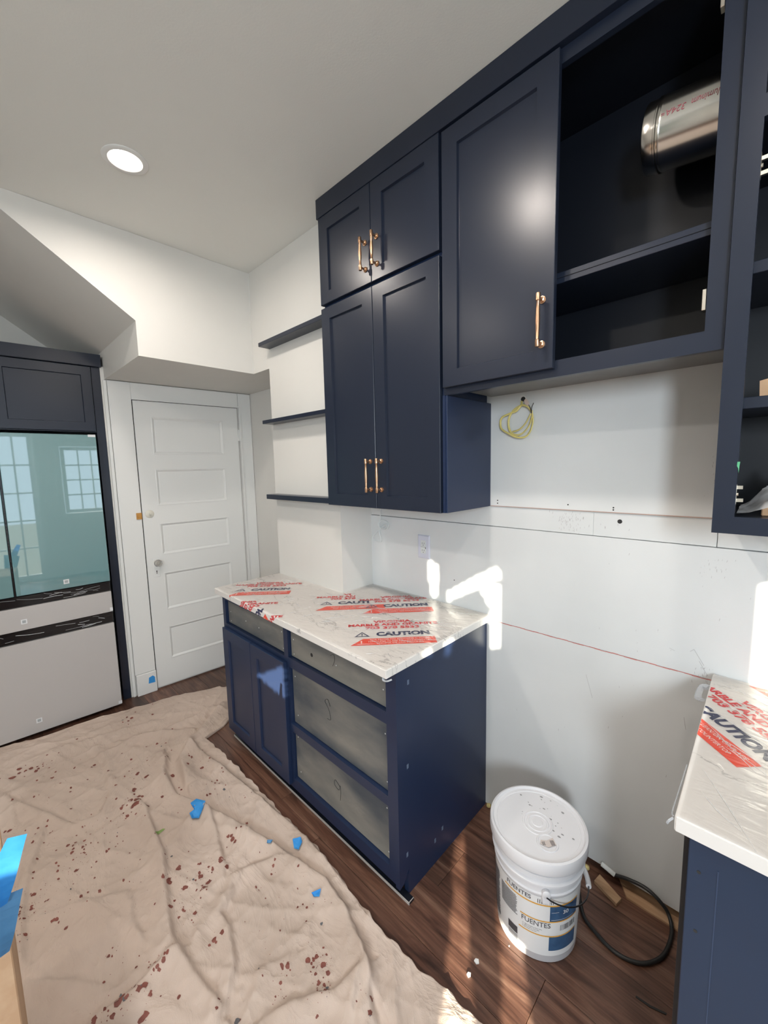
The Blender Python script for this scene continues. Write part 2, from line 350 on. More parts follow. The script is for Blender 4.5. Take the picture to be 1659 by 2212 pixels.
lathe(bm, [(.0075, .0), (.0075, .0012)], (-.384, .004, 1.397), 16, -Y)
part('screw_hole', bm, SLOT, wall, kind='stuff')
# chase that steps forward, upper part runs on to the left
bm = BM(); prism(bm, [Vector((a, -.223, b)) for a, b in ((-2.268, 0), (-1.636, 0), (-1.636, CZ-.001), (-2.4575, CZ-.001), (-2.4575, 2.218), (-2.268, 2.218))], .343, Y); part('wall_chase', bm, WALL, kind='structure', label='boxed out white wall carrying the floating shelves')
bm = BM(); box(bm, MAIN, -3.35, -2.268, -.2, -.105, 0, 2.218); part('wall_alcove', bm, WALL, kind='structure', label='narrow side wall of the door alcove')
# door wall (opening behind the door leaf is closed by the leaf)
bm = BM(); box(bm, WD, -.9025, .35, -.12, 0, 0, 2.30); part('wall_left', bm, WALL, kind='structure', label='white wall holding the panelled door')
# stair enclosure: face, sloped underside, drop
ys, zs0 = -.881, 2.218
za, yt = 2.395, -1.487
bm = BM()
prof = [(-.2231, CZ-.001), (-.2231, zs0), (ys, zs0), (ys, za), (yt, CZ-.001)]
xf, xbk = -2.458, -4.0
A = [bm.verts.new((xf, a, b)) for a, b in prof]; B = [bm.verts.new((xbk, a, b)) for a, b in prof]
bm.faces.new(A); bm.faces.new(B)
for i in range(5): bm.faces.new((A[i], A[(i+1) % 5], B[(i+1) % 5], B[i]))
part('wall_stairs', bm, WALL, kind='structure', label='white stair enclosure with a sloped underside above the fridge')
bm = BM(); box(bm, MAIN, -3.5, -2.459, -.12, .2229, zs0+.0005, 2.6); part('wall_soffit', bm, WALL, kind='structure', label='soffit over the door at the alcove end')
bm = BM(); box(bm, MAIN, -4.0, -3.9, .0, 3.5, 0, CZ); part('wall_behind_stairs', bm, WALL, kind='structure', label='lit wall strip seen above the fridge cabinet')
bm = BM(); box(bm, MAIN, -3.9, -2.0, 3.40, 3.52, 0, CZ); box(bm, MAIN, -2.0, -.15, 3.40, 3.52, 0, CZ); box(bm, MAIN, 1.60, 1.85, 3.40, 3.52, 0, CZ)
box(bm, MAIN, -.15, 1.6, 3.40, 3.52, 0, .85); box(bm, MAIN, -.15, 1.6, 3.40, 3.52, 2.42, CZ)
part('wall_front', bm, WALL, kind='structure', label='wall behind the viewer with an assumed wide window')
bm = BM(); d0, d1 = 1.7, 1.82
RX = Fr((1.7, 0, 0), Y, X)
for a, b, z0, z1 in [(-3.52, -2.775, 0, CZ), (-2.775, -1.50, 2.24, CZ), (-1.50, -1.20, 0, CZ), (-1.20, -.42, 0, .98), (-1.20, -.42, 2.03, CZ), (-.42, .12, 0, CZ)]:
    box(bm, RX, a, b, 0, .12, z0, z1)
part('wall_right', bm, WALL, kind='structure', label='wall with a glazed door and a window, reflected in the fridge')
# french door and window of the right wall, assumed back window
def glazed(name, fr, u0, u1, z0, z1, cols, rows, st, bar, label, rail=0):
    t = thing(name, label, None, fr((u0+u1)/2, .05, z0), kind='structure')
    bm = BM(); box(bm, fr, u0, u0+st, .03, .07, z0, z1); box(bm, fr, u1-st, u1, .03, .07, z0, z1); box(bm, fr, u0+st, u1-st, .03, .07, z0, z0+st+rail); box(bm, fr, u0+st, u1-st, .03, .07, z1-st, z1)
    part('frame', bm, TRIM, t)
    bm = BM()
    for i in range(1, cols): c = u0+st+(u1-u0-2*st)*i/cols; box(bm, fr, c-bar/2, c+bar/2, .035, .065, z0+st+rail, z1-st)
    for i in range(1, rows): c = z0+st+rail+(z1-z0-2*st-rail)*i/rows; box(bm, fr, u0+st, u1-st, .036, .064, c-bar/2, c+bar/2)
    part('muntins', bm, TRIM, t); return t
glazed('assumed_door', RX, -2.772, -2.14, 0.01, 2.235, 3, 5, .07, .022, 'glazed door leaf reflected in the fridge glass'); glazed('door_3', RX, -2.135, -1.50, 0.01, 2.235, 3, 5, .07, .022, 'second glazed door leaf reflected in the fridge glass')  # first leaf assumed, sized to let the sun reach the cabinet wall
glazed('window_1', RX, -1.195, -.425, .99, 2.02, 4, 4, .05, .02, 'window reflected at the right of the fridge glass')
FRT = Fr((0, -3.40, 0), X, -Y)
glazed('assumed_window', FRT, -.145, 1.595, .86, 2.41, 4, 1, .05, .04, 'assumed wide window behind the viewer')  # unseen window, assumed from the light that comes from behind
bm = BM(); box(bm, Fr((0, 0, 0), X, Y), -6, 12, -14, 6, -.3, -.07); part('ground', bm, OUTG, kind='structure', label='ground outside the windows')

# unseen mask added outside the back window, gaps cut to shape sun patches
HY = -3.66
def P2(pt):
    p = Vector(pt); t = p.y-HY; q = p+SUN*t; return (q.x, q.z)
band = [(-.858, 0, 1.156), (-.840, 0, 1.147), (-.837, 0, 1.118), (-.882, 0, 1.077), (-.952, 0, 1.042), (-1.027, 0, 1.004), (-1.128, 0, .941), (-1.167, 0, .956), (-1.065, 0, 1.023), (-.952, 0, 1.100), (-.905, 0, 1.130)]
sliver = [(-.875, 0, 1.072), (-.837, 0, 1.08), (-.834, 0, .79), (-.880, 0, .785), (-.883, 0, .931), (-.872, 0, .956)]
band2 = [(-.928, 0, 1.040), (-.875, 0, 1.072), (-.872, 0, .956)]
w3 = [(-1.234, 0, 1.134), (-1.171, 0, 1.12), (-1.166, 0, 1.051), (-1.178, 0, .966), (-1.204, 0, .948), (-1.232, 0, 1.063)]
f1 = [(-.895, -.251, 0), (-.872, -.225, 0), (-.765, -.378, 0), (-.48, -.78, 0), (-.575, -.82, 0), (-.757, -.485, 0), (-.88, -.304, 0)]
f2 = [(-.645, -.361, 0), (-.59, -.324, 0), (-.32, -.73, 0), (-.41, -.75, 0)]
d1_ = [(-1.878, -.63, .542), (-1.60, -.63, .693), (-1.598, -.63, .533), (-1.707, -.63, .520), (-1.785, -.63, .534)]
c1 = [(-.9, -.457, .926), (-.9, -.246, .910), (-.9, -.301, .851), (-.9, -.387, .863), (-.9, -.444, .894)]
HOLES = [[P2(p) for p in h] for h in (band, sliver, band2, w3, f1, f2, d1_, c1)]
def inside(x, y, poly):
    c = False; j = len(poly)-1
    for i in range(len(poly)):
        if (poly[i][1] > y) != (poly[j][1] > y) and x < (poly[j][0]-poly[i][0])*(y-poly[i][1])/(poly[j][1]-poly[i][1])+poly[i][0]: c = not c
        j = i
    return c
bm = BM(); s = .013; x = -.6
while x < 1.95:
    z = .3
    while z < 3.2:
        if not any(inside(x+random.uniform(-.003, .003), z+random.uniform(-.003, .003), h) for h in HOLES):
            h_ = s*.58; yy = HY+random.uniform(-.0008, .0008); tl = random.uniform(-.0008, .0008)
            vs = [bm.verts.new((x+a*h_, yy+b*tl, z+b*h_)) for a, b in ((-1, -1), (1, -1), (1, 1), (-1, 1))]
            bm.faces.new(vs)
        z += s
    x += s
sun_mask = part('sun_mask_sheet', bm, MASKGREEN, label='added mask outside the window behind the viewer, cut to shape the sun patches', cat='sun_mask', kind='stuff')

# ------------------------------------------------------------------ panelled door
door = thing('door_1', 'white five-panel door with a glass knob', None, WD(-.37, .0, .01), kind='structure')
DU0, DU1, DZ0, DZ1 = -.735, -.010, .012, 2.098
PN = [(1.729, 1.995), (1.362, 1.625), (1.000, 1.234), (.585, .867), (.205, .455)]
pu0, pu1 = -.632, -.130
bm = BM(); dd0, dd1 = .002, .012
box(bm, WD, DU0, pu0, dd0, dd1, DZ0, DZ1); box(bm, WD, pu1, DU1, dd0, dd1, DZ0, DZ1)
zz = [DZ0]+[v for p in reversed(PN) for v in p]+[DZ1]
for i in range(0, len(zz), 2): box(bm, WD, pu0, pu1, dd0, dd1, zz[i], zz[i+1])
part('leaf', bm, TRIM, door)
for (a, b) in PN:
    bm = BM(); loops(bm, WD, [(pu0, pu1, a, b, .0118), (pu0+.004, pu1-.004, a+.004, b-.004, .0135), (pu0+.009, pu1-.009, a+.009, b-.009, .012), (pu0+.02, pu1-.02, a+.02, b-.02, .0035), (pu0+.026, pu1-.026, a+.026, b-.026, .0045)], cap0=False)
    part('panel', bm, TRIM, door)
def wdp(u, d, z): return WD(u, d, z)
bm = BM(); lathe(bm, [(.028, 0), (.028, .004), (.022, .007), (.010, .009), (.006, .0095)], WD(-.690, .012, 1.308), 24, WD.N, cap0=False); lathe(bm, [(.006, .0), (.006, .013), (.003, .014)], WD(-.690, .018, 1.308), 12, WD.N); 
part('thumb_turn_rose', bm, PORCEL, door, smooth=True, label='cream round lock rose')
bm = BM(); box(bm, WD, -.698, -.655, .012, .0145, .845, .985, .001); part('lock_plate', bm, TRIM, door)
bm = BM(); lathe(bm, [(.004, 0), (.004, .0006)], WD(-.676, .0146, .888), 12, WD.N); box(bm, WD, -.678, -.674, .0146, .0152, .868, .888); part('keyhole', bm, SLOT, door)
bm = BM(); lathe(bm, [(.018, 0), (.016, .006), (.008, .010), (.008, .026)], WD(-.672, .0145, .952), 20, WD.N); part('knob_shank', bm, STEEL, door, smooth=True)
bm = BM(); lathe(bm, [(.010, 0), (.022, .006), (.027, .014), (.027, .020), (.020, .028), (.008, .031)], WD(-.672, .0395, .952), 12, WD.N); part('door_knob', bm, CRYSTAL, door, label='faceted clear glass knob')
for z_ in (1.885, .35):
    bm = BM(); lathe(bm, [(.005, 0), (.005, .03), (.0056, .031), (.0056, .059), (.005, .06), (.005, .09)], WD(-.003, .018, z_-.045), 10); box(bm, WD, -.012, .006, .012, .0145, z_-.045, z_+.045); part('door_hinge', bm, TRIM, door)
# casing
cas = thing('trim_1', 'wide flat white door casing', None, WD(-.37, 0, 0), kind='structure')
bm = BM(); box(bm, WD, -.872, -.742, .0, .022, .16, 2.214, .002); part('casing_board', bm, TRIM, cas)
bm = BM(); box(bm, WD, -.742, -.002, .0, .022, 2.106, 2.214, .002); part('casing_board', bm, TRIM, cas)
bm = BM(); box(bm, WD, .0, .104, .0, .022, .0, 2.214, .002); part('casing_board', bm, TRIM, cas)
bm = BM(); box(bm, WD, -.868, -.740, .0, .030, .0, .158, .003); part('plinth_block', bm, TRIM, cas)
bm = BM(); box(bm, WD, -.893, -.874, .0, .012, .0, 2.214, .002); part('side_strip', bm, TRIM, cas)
bm = BM(); box(bm, WD, .0, .012, .022, .034, .0, 2.11); box(bm, WD, -.742, .012, .022, .034, 2.100, 2.112); part('door_stop_bead', bm, TRIM, cas)
bm = BM(); box(bm, WD, -.7415, -.7355, .0005, .004, .012, 2.10); box(bm, WD, -.741, -.003, .0005, .004, 2.0985, 2.1055); part('gap', bm, SLOT, cas)
bm = BM(); box(bm, WD, -.775, -.742, .022, .030, 1.277, 1.322, .001); part('strike_box', bm, BRASS, cas, label='small brass strike')
bm = BM(); box(bm, WD, -.768, -.752, .030, .034, 1.288, 1.311, .001); part('strike_lip', bm, BRASS, cas)
bm = BM(); prism(bm, [WD(-.795, .031, .075), WD(-.752, .031, .072), WD(-.752, .031, .112), (WD(-.765, .031, .127)), WD(-.79, .031, .118)], .0008, WD.N)
part('painter_tape_scrap', bm, TAPE, label='blue tape scrap stuck low on the white door casing', cat='tape', group=None)

# ------------------------------------------------------------------ fridge and its enclosure
enc = thing('fridge_enclosure', 'navy cabinet surround over and beside the fridge', 'cabinet', WD(-1.4, -.3, 0))
bm = BM(); box(bm, WD, -.951, -.9035, -.45, .0, 0, 2.29, .001); part('side_panel', bm, NAVY, enc)
bm = BM(); box(bm, WD, -1.95, -1.93, -.45, .0, 0, 2.29, .001); part('side_panel', bm, NAVY, enc)
bm = BM(); box(bm, WD, -1.929, -.952, -.45, -.004, 1.872, 2.29); part('box', bm, NAVY, enc)
shaker(enc, 'cabinet_door', WD, -1.428, -.956, 1.878, 2.286, -.003, .016, .052, .055, .055)
shaker(enc, 'cabinet_door', WD, -1.905, -1.431, 1.878, 2.286, -.003, .016, .052, .055, .055)
bm = BM(); box(bm, WD, -1.96, -.896, -.45, .026, 2.2905, 2.368, .0015); part('crown_board', bm, NAVY, enc)
fr = thing('refrigerator', 'french-door fridge with teal glass upper doors and pale grey drawers', 'refrigerator', WD(-1.44, -.2, .0))
FD = .09
bm = BM(); box(bm, WD, -1.905, -.965, -.44, FD-.045, .03, 1.852); part('body', bm, GAP, fr)
bm = BM(); box(bm, WD, -1.434, -.971, FD-.045, FD, .893, 1.848, .002); part('glass_door', bm, GLASST, fr)
bm = BM(); box(bm, WD, -1.905, -1.445, FD-.045, FD, .893, 1.848, .002); part('glass_door', bm, GLASST, fr)
bm = BM(); box(bm, WD, -1.443, -1.436, FD-.03, FD-.002, .89, 1.848); part('centre_seal', bm, BLKGL, fr)
bm = BM(); box(bm, WD, -1.905, -.972, FD-.044, FD-.012, .824, .889, .004); part('recessed_handle', bm, BLKGL, fr, label='black recessed grip under plastic film')
bm = BM(); box(bm, WD, -1.905, -.972, FD-.045, FD, .683, .822, .002); part('drawer', bm, GREYGL, fr)
bm = BM(); box(bm, WD, -1.905, -.972, FD-.044, FD-.012, .608, .681, .004); part('recessed_handle', bm, BLKGL, fr, label='black recessed grip under plastic film')
bm = BM(); box(bm, WD, -1.905, -.973, FD-.045, FD, .024, .605, .002); part('drawer', bm, GREYGL, fr)
for zc in (.856, .644):
    bm = BM(); random.seed(int(zc*1000))
    for i in range(16):
        a = -.99-.9*random.random() if i > 6 else -.985-.2*random.random(); l_ = random.uniform(.03, .13); z1_ = zc+random.uniform(-.024, .024); z2_ = max(zc-.028, min(zc+.028, z1_+random.uniform(-.02, .02)))
        tube(bm, catmull([WD(a, FD-.0115, z1_), WD(a-l_/2, FD-.010, (z1_+z2_)/2+random.uniform(-.004, .004)), WD(a-l_, FD-.0115, z2_)], 3), random.uniform(.0004, .0013), 4)
    part('film_crease', bm, STICK, fr, kind='stuff')
for u_ in (-1.01, -1.86): bm = BM(); lathe(bm, [(.018, 0), (.018, .03)], WD(u_, FD-.08, 0), 12); part('foot', bm, GAP, fr)
for (u_, z_, ww) in [(-1.198, .935, .028), (-1.415, .735, .028), (-1.403, .1, .028)]:
    bm = BM(); box(bm, WD, u_-ww/2, u_+ww/2, FD, FD+.0006, z_-ww/2, z_+ww/2); s1 = part('sticker', bm, STICK, fr)
    bm = BM(); box(bm, WD, u_-ww/3.4, u_+ww/3.4, FD+.0006, FD+.0009, z_-ww/3.4, z_+ww/3.4); part('sticker_field', bm, STICKG, s1)
for (u0, u1, z0, z1) in [(-1.012, -.973, 1.835, 1.850), (-.988, -.972, .69, .712), (-.993, -.972, .03, .05)]:
    bm = BM(); box(bm, WD, u0, u1, FD, FD+.0006, z0, z1); part('packing_tape', bm, STICK, fr)

# ------------------------------------------------------------------ cabinet hardware
def pull(parent, x, z0, z1, dface, fr=MAIN):
    """turned copper bar pull, vertical"""
    bm = BM(); o = dface+.030; L = z1-z0
    lathe(bm, [(.0062, 0), (.0068, .001), (.0068, .020), (.0058, .021), (.0046, .023), (.0055, .03+L*.1), (.0068, L/2), (.0055, L-.03-L*.1), (.0046, L-.023), (.0058, L-.021), (.0068, L-.020), (.0068, L-.001), (.0062, L)], fr(x, o, z0), 16)
    for zc in (z0+.012, z1-.012):
        lathe(bm, [(.011, 0), (.011, .003), (.0075, .004), (.0075, .007), (.0042, .009), (.0042, .028)], fr(x, dface, zc), 16, fr.N)
    return part('handle', bm, COPPER, parent, smooth=True, label='copper bar pull')

# tall upper cabinet: two small doors over two tall doors
uc = thing('wall_cabinet', 'navy upper cabinet with four doors in two pairs, beside the floating shelves', 'cabinet', (-1.25, -.15, 1.425))
bm = BM(); box(bm, MAIN, -1.590, -.905, .001, .314, 1.426, 2.79, .001); part('box', bm, NAVYG, uc)
D0, D1 = .316, .335
for (u0, u1) in ((-1.592, -1.2515), (-1.2485, -.908)):
    d = shaker(uc, 'cabinet_door', MAIN, u0, u1, 2.366, 2.745, D0, D1, .062, .062, .052)
    pull(d, -1.283 if u0 < -1.3 else -1.215, 2.412, 2.540, D1)
    d = shaker(uc, 'cabinet_door', MAIN, u0, u1, 1.425, 2.349, D0, D1, .060, .053, .056)
    pull(d, -1.283 if u0 < -1.3 else -1.217, 1.496, 1.642, D1)
bm = BM(); box(bm, MAIN, -.9045, -.8855, .001, .320, 1.426, 1.862, .001); box(bm, MAIN, -.9035, -.893, .3205, .324, 1.426, 1.862); part('filler_strip', bm, NAVYG, uc)
# crown
bm = BM(); box(bm, MAIN, -1.600, 1.2, .001, .3385, 2.7455, CZ-.0005, .001); part('trim_2', bm, NAVY, kind='structure', label='flat navy crown board under the ceiling above the cabinets')

# hood cabinet
hc = thing('hood_cabinet', 'navy cabinet above the range gap, one door on and one missing', 'cabinet', (-.5, -.15, 1.863))
FF = .318
bm = BM()
box(bm, MAIN, -.9035, -.501, .300, FF, 1.863, 1.910); box(bm, MAIN, -.501, -.144, .300, FF, 1.863, 1.911); box(bm, MAIN, -.144, -.1065, .300, FF, 1.863, 2.744)
box(bm, MAIN, -.9035, -.144, .300, FF, 2.705, 2.744); box(bm, MAIN, -.9035, -.86, .300, FF, 1.91, 2.705)
part('face_frame', bm, NAVY, hc)
bm = BM()
box(bm, MAIN, -.8845, -.1065, .001, .2995, 1.895, 1.911); box(bm, MAIN, -.8845, -.866, .001, .2995, 1.911, 2.744); box(bm, MAIN, -.125, -.1065, .001, .2995, 1.911, 2.744); box(bm, MAIN, -.866, -.125, .001, .2995, 2.728, 2.744); box(bm, MAIN, -.866, -.125, .0012, .008, 1.911, 2.728)
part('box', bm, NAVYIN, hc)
bm = BM(); box(bm, MAIN, -.885, -.1068, .001, .2995, 1.889, 1.8948); part('underside', bm, mat('bare_ply_underside', (.17, .17, .165), .45, col2=(.22, .22, .21), vscale=4), hc)
bm = BM(); box(bm, MAIN, -.865, -.126, .0085, .285, 2.140, 2.171, .001); part('shelf', bm, NAVY, hc)
bm = BM(); box(bm, MAIN, -.865, -.126, .2852, .2865, 2.1548, 2.1560); part('shelf_edge_joint', bm, GAP, hc)
d = shaker(hc, 'cabinet_door', MAIN, -.893, -.4965, 1.887, 2.735, FF+.001, FF+.020, .062, .062, .058); pull(d, -.530, 1.948, 2.099, FF+.020)
def hinge(parent, u, d, z):
    bm = BM(); box(bm, MAIN, u-.0045, u+.004, d-.022, d-.001, z-.024, z+.024, .001); box(bm, MAIN, u+.002, u+.016, d-.020, d-.012, z-.018, z-.010); box(bm, MAIN, u+.002, u+.014, d-.020, d-.012, z+.012, z+.020); lathe(bm, [(.004, 0), (.004, .003)], MAIN(u+.004, d-.010, z), 8, X)
    return part('cabinet_hinge', bm, STEEL, parent, label='bare metal hinge plate')
hinge(hc, -.149, FF-.002, 1.985); hinge(hc, -.149, FF-.002, 2.625)

# duct pipe entering from the right side of the cabinet
dp = thing('duct_pipe', 'shiny galvanized round duct pipe inside the open cabinet', 'duct', (-.2, -.165, 2.46))
bm = BM(); ax = (Vector((-.1255, -.158, 2.478))-Vector((-.313, -.158, 2.500))); Lp = ax.length; axn = ax.normalized(); p0 = Vector((-.313, -.158, 2.495))
pr = [(.080, .0), (.0815, .002), (.0815, .026), (.0845, .028), (.0845, .031), (.0812, .034), (.0812, .037), (.0845, .040), (.083, .044), (.083, Lp)]
lathe(bm, pr, p0, 48, axn, cap0=False, cap1=False); lathe(bm, [(r-.0012, h) for r, h in pr], p0, 48, axn, cap0=False, cap1=False)
part('pipe', bm, GALV, dp, smooth=True)
dn = axn.cross(Z).normalized(); du = dn.cross(axn).normalized()   # dn toward the room
if dn.y > 0: dn = -dn
du = Z-axn*Z.dot(axn); du.normalize()
bm = BM()
def onpipe(co, th0, s0):
    th = th0-co.y/.0835; s_ = s0-co.x
    return p0+axn*s_+(dn*math.cos(th)+du*math.sin(th))*.0836
merge(bm, fit_text('324A', .042, .014, 0, .2), lambda c: onpipe(c, .10, .095)); part('lettering', bm, DULLRED, dp)
bm = BM(); merge(bm, fit_text('Aluminum', .066, .015, 0, .2), lambda c: onpipe(c, .12, .172)); part('lettering', bm, DULLRED, dp)
bm = BM(); merge(bm, fit_text('=', .01, .008, 0), lambda c: onpipe(c, .08, .050)); part('lettering', bm, DULLRED, dp)
# small nail glint inside
# right upper cabinet
rc = thing('open_wall_cabinet', 'doorless navy upper cabinet at the right edge, holding a plastic bag', 'cabinet', (.3, -.15, 1.43))
RF = .335
bm = BM()
box(bm, MAIN, -.1045, -.0645, .316, RF, 1.431, 2.744); box(bm, MAIN, -.0645, .62, .316, RF, 1.431, 1.4715); box(bm, MAIN, -.0645, .62, .316, RF, 2.322, 2.366); box(bm, MAIN, -.0645, .62, .316, RF, 2.705, 2.744); box(bm, MAIN, .58, .62, .316, RF, 1.4715, 2.705)
part('face_frame', bm, NAVY, rc)
bm = BM()
box(bm, MAIN, -.1045, -.0862, .001, .3155, 1.431, 2.744); box(bm, MAIN, .60, .62, .001, .3155, 1.431, 2.744); box(bm, MAIN, -.086, .60, .001, .3155, 1.452, 1.470); box(bm, MAIN, -.086, .60, .0012, .009, 1.47, 2.744); box(bm, MAIN, -.086, .6, .001, .3155, 2.33, 2.35); box(bm, MAIN, -.086, .6, .001, .3155, 2.728, 2.744)
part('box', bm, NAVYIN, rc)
for z0 in (2.020, 1.722):
    bm = BM(); box(bm, MAIN, -.085, .599, .0095, .300, z0, z0+.026, .001); part('shelf', bm, NAVY, rc)
hinge(rc, -.068, RF-.002, 1.524); hinge(rc, -.068, RF-.002, 2.232); hinge(rc, -.068, RF-.002, 2.45)
bm = BM()
for z_ in (2.00, 1.955, 1.905, 1.70, 1.668): tube(bm, [Vector((-.086, -.27, z_)), Vector((-.070, -.27, z_))], .0022, 6)
part('shelf_pin', bm, STEEL, rc, kind='stuff')
bm = BM(); prism(bm, [MAIN(-.0640, RF+.0003, 1.585), MAIN(-.0625, RF+.0003, 1.574), MAIN(-.0620, RF+.0003, 1.590), MAIN(-.0612, RF+.0003, 1.600), MAIN(-.0660, RF+.0003, 1.600), MAIN(-.0665, RF+.0003, 1.590)], .0008, -Y)
part('green_tape_scrap', bm, GREENT, label='tiny green tape scrap on the open cabinet edge', cat='tape')
bm = BM(); 
pts = [MAIN(-.040, .24, 1.750), MAIN(.10, .24, 1.750), MAIN(.10, .24, 1.800), MAIN(-.02, .24, 1.795), MAIN(-.042, .24, 1.790)]
prism(bm, pts, .006, Y); part('cardboard_flap', bm, CARD, label='torn brown cardboard piece on a shelf of the open cabinet', cat='cardboard')
bm = BM(); box(bm, MAIN, -.02, .22, .05, .27, 1.4705, 1.496, .002); part('cardboard_tray', bm, CARD, label='flat cardboard tray under the plastic bag', cat='cardboard')
# bag
bm = BM(); n1, n2 = 34, 26; G = []
for i in range(n1):
    rw = []
    for j in range(n2):
        u = i/(n1-1); v = j/(n2-1); x_ = -.0625+.26*u; yy = -.298+.25*v
        g = min(1, max(0, (x_+.064)/.09)); g = g*g*(3-2*g)
        nz = mnoise.turbulence(Vector((x_*22, yy*22, 3.1)), 3, True)
        z_ = 1.4735+(.012+.085*g)*math.sin(math.pi*(.06+.86*v))**.6*(.55+.75*nz)
        if x_ > -.03 and v > .08: z_ = max(z_, 1.4735+.028)
        rw.append(bm.verts.new((x_, yy, z_)))
    G.append(rw)
for i in range(n1-1):
    for j in range(n2-1): bm.faces.new((G[i][j], G[i+1][j], G[i+1][j+1], G[i][j+1]))
part('plastic_bag', bm, BAG, smooth=True, label='crumpled clear plastic bag lying in the open cabinet', cat='bag')

# floating shelves
for nm, zb, th, lab in (('a', 2.327, .022, 'topmost of the three navy floating shelves, seen from below'), ('b', 1.878, .021, 'middle of the three navy floating shelves'), ('c', 1.425, .028, 'lowest of the three navy floating shelves, level with the cabinet bottom')):
    bm = BM(); box(bm, MAIN, -2.250, -1.5935, .2235, .299, zb, zb+th, .0012); part('floating_shelf', bm, NAVY, label=lab, cat='shelf', group='navy floating shelves on the boxed out wall')

# ------------------------------------------------------------------ base cabinet
CT, CB = .937, .9055
bc = thing('base_cabinet', 'navy base cabinet with two doors and four unpainted drawer fronts', 'cabinet', (-1.59, -.3, 0))
bm = BM(); box(bm, MAIN, -2.262, -.919, .01, .586, .105, .902); part('box', bm, GAP, bc)
BF = .610
bm = BM()
def rail(u0, u1, z0, z1): box(bm, MAIN, u0, u1, .588, BF, z0, z1)
rail(-2.264, -2.232, .062, .9045); rail(-1.620, -1.585, .062, .9045); rail(-.952, -.9195, .062, .9045)
rail(-2.232, -1.620, .868, .9045); rail(-1.585, -.952, .868, .9045); rail(-2.232, -1.620, .690, .728); rail(-2.232, -1.62, .062, .10)
rail(-1.585, -.952, .686, .733); rail(-1.585, -.952, .362, .402); rail(-1.585, -.952, .062, .118)
part('face_frame', bm, NAVYG, bc)
def drawer(u0, u1, z0, z1, dots, digit=None, knot=False):
    bm = BM(); box(bm, MAIN, u0+.004, u1-.004, .40, .594, z0+.003, z1-.003, .001); dr = part('drawer', bm, PLY, bc, label='raw stained plywood drawer front')
    bm = BM()
    for (a, b) in dots: lathe(bm, [(.003, 0), (.0026, .0006)], MAIN(a, .594, b), 8, -Y)
    part('screw_dot', bm, SCREW, dr, kind='stuff')
    if digit:
        t, a, b = digit; bm = BM(); merge(bm, fit_text(t, .032, .055, 0, .15), lambda c: MAIN(a+c.x, .5945, b+c.y)); part('pencil_digit', bm, PENCIL, dr)
    if knot: bm = BM(); lathe(bm, [(.009, 0), (.008, .0005)], MAIN(-1.42, .594, .79), 12, -Y); part('wood_knot', bm, PENCIL, dr)
def thin_digit(parent, P, m=PENCIL):
    bm = BM(); tube(bm, catmull([MAIN(a, .5947, b) for a, b in P], 5), .0009, 4); part('pencil_mark', bm, m, parent)
def draw2(u0, u1, z0, z1, dots, mark=None, knot=False, digit=None):
    drawer(u0, u1, z0, z1, dots, None, knot); dr = [o for o in bc.children if o.name.startswith('drawer')][-1]
    if mark: thin_digit(dr, mark)
draw2(-2.232, -1.620, .728, .868, [(-2.20, .80), (-2.02, .79), (-1.88, .79), (-1.66, .83), (-1.65, .75), (-2.2, .745)])
draw2(-1.585, -.952, .733, .868, [(-1.56, .82), (-1.25, .80), (-.98, .80), (-1.56, .75)], [(-1.285, .832), (-1.262, .842), (-1.258, .82), (-1.272, .79)], True)
draw2(-1.585, -.952, .402, .686, [(-1.56, .64), (-1.55, .45), (-.975, .63), (-.97, .44)], [(-1.30, .60), (-1.315, .625), (-1.335, .61), (-1.31, .58), (-1.30, .54), (-1.325, .535)])
draw2(-1.585, -.952, .118, .362, [(-1.56, .335), (-1.55, .16), (-.975, .33), (-.97, .15)], [(-1.255, .255), (-1.285, .27), (-1.29, .245), (-1.262, .235), (-1.252, .26), (-1.25, .23), (-1.255, .19)])
for (u0, u1) in ((-2.246, -1.9255), (-1.9225, -1.600)):
    shaker(bc, 'cabinet_door', MAIN, u0, u1, .085, .706, BF+.001, BF+.020, .062, .062, .062, m=NAVYG)
bm = BM(); prism(bm, [Vector((-.9187, y_, z_)) for y_, z_ in ((-.002, 0), (-.565, 0), (-.565, .085), (-.560, .105), (-.590, .062), (-.613, .055), (-.613, .9045), (-.002, .9045))], .0195, X); part('side_panel', bm, NAVYG, bc)
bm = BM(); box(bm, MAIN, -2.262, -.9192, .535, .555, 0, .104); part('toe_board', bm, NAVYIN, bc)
bm = BM(); box(bm, MAIN, -.9186, -.8995, .5655, .580, .10, .112, .001); part('notch_chip', bm, FLAPEDGE, bc, label='bare notch edge')
bm = BM()
for a, z_ in [((-.55, .84), 0), ((-.56, .52), 0), ((-.35, .12), 0), ((-.40, .10), 0), ((-.57, .17), 0)]:
    y_, zc = a; box(bm, Fr((-.8990, 0, 0), Y, X), y_-.004, y_+.006, 0, .0004, zc-.009, zc+.009)
part('scuff', bm, mat('pale_scuff', (.12, .16, .24), .6), bc, kind='stuff')
# dark shoe strip with pale edge in front of the cabinet
ss = thing('shoe_strip', 'thin dark strip with a pale edge along the floor under the base cabinet', 'trim', (-1.6, -.58, 0))
bm = BM(); box(bm, MAIN, -2.27, -.872, .567, .592, .0003, .010); part('strip', bm, NAVYIN, ss)
bm = BM(); box(bm, MAIN, -2.27, -.872, .592, .5945, .0003, .0102); box(bm, MAIN, -.8745, -.872, .5675, .592, .0103, .0108); part('pale_edge', bm, FLAPEDGE, ss)

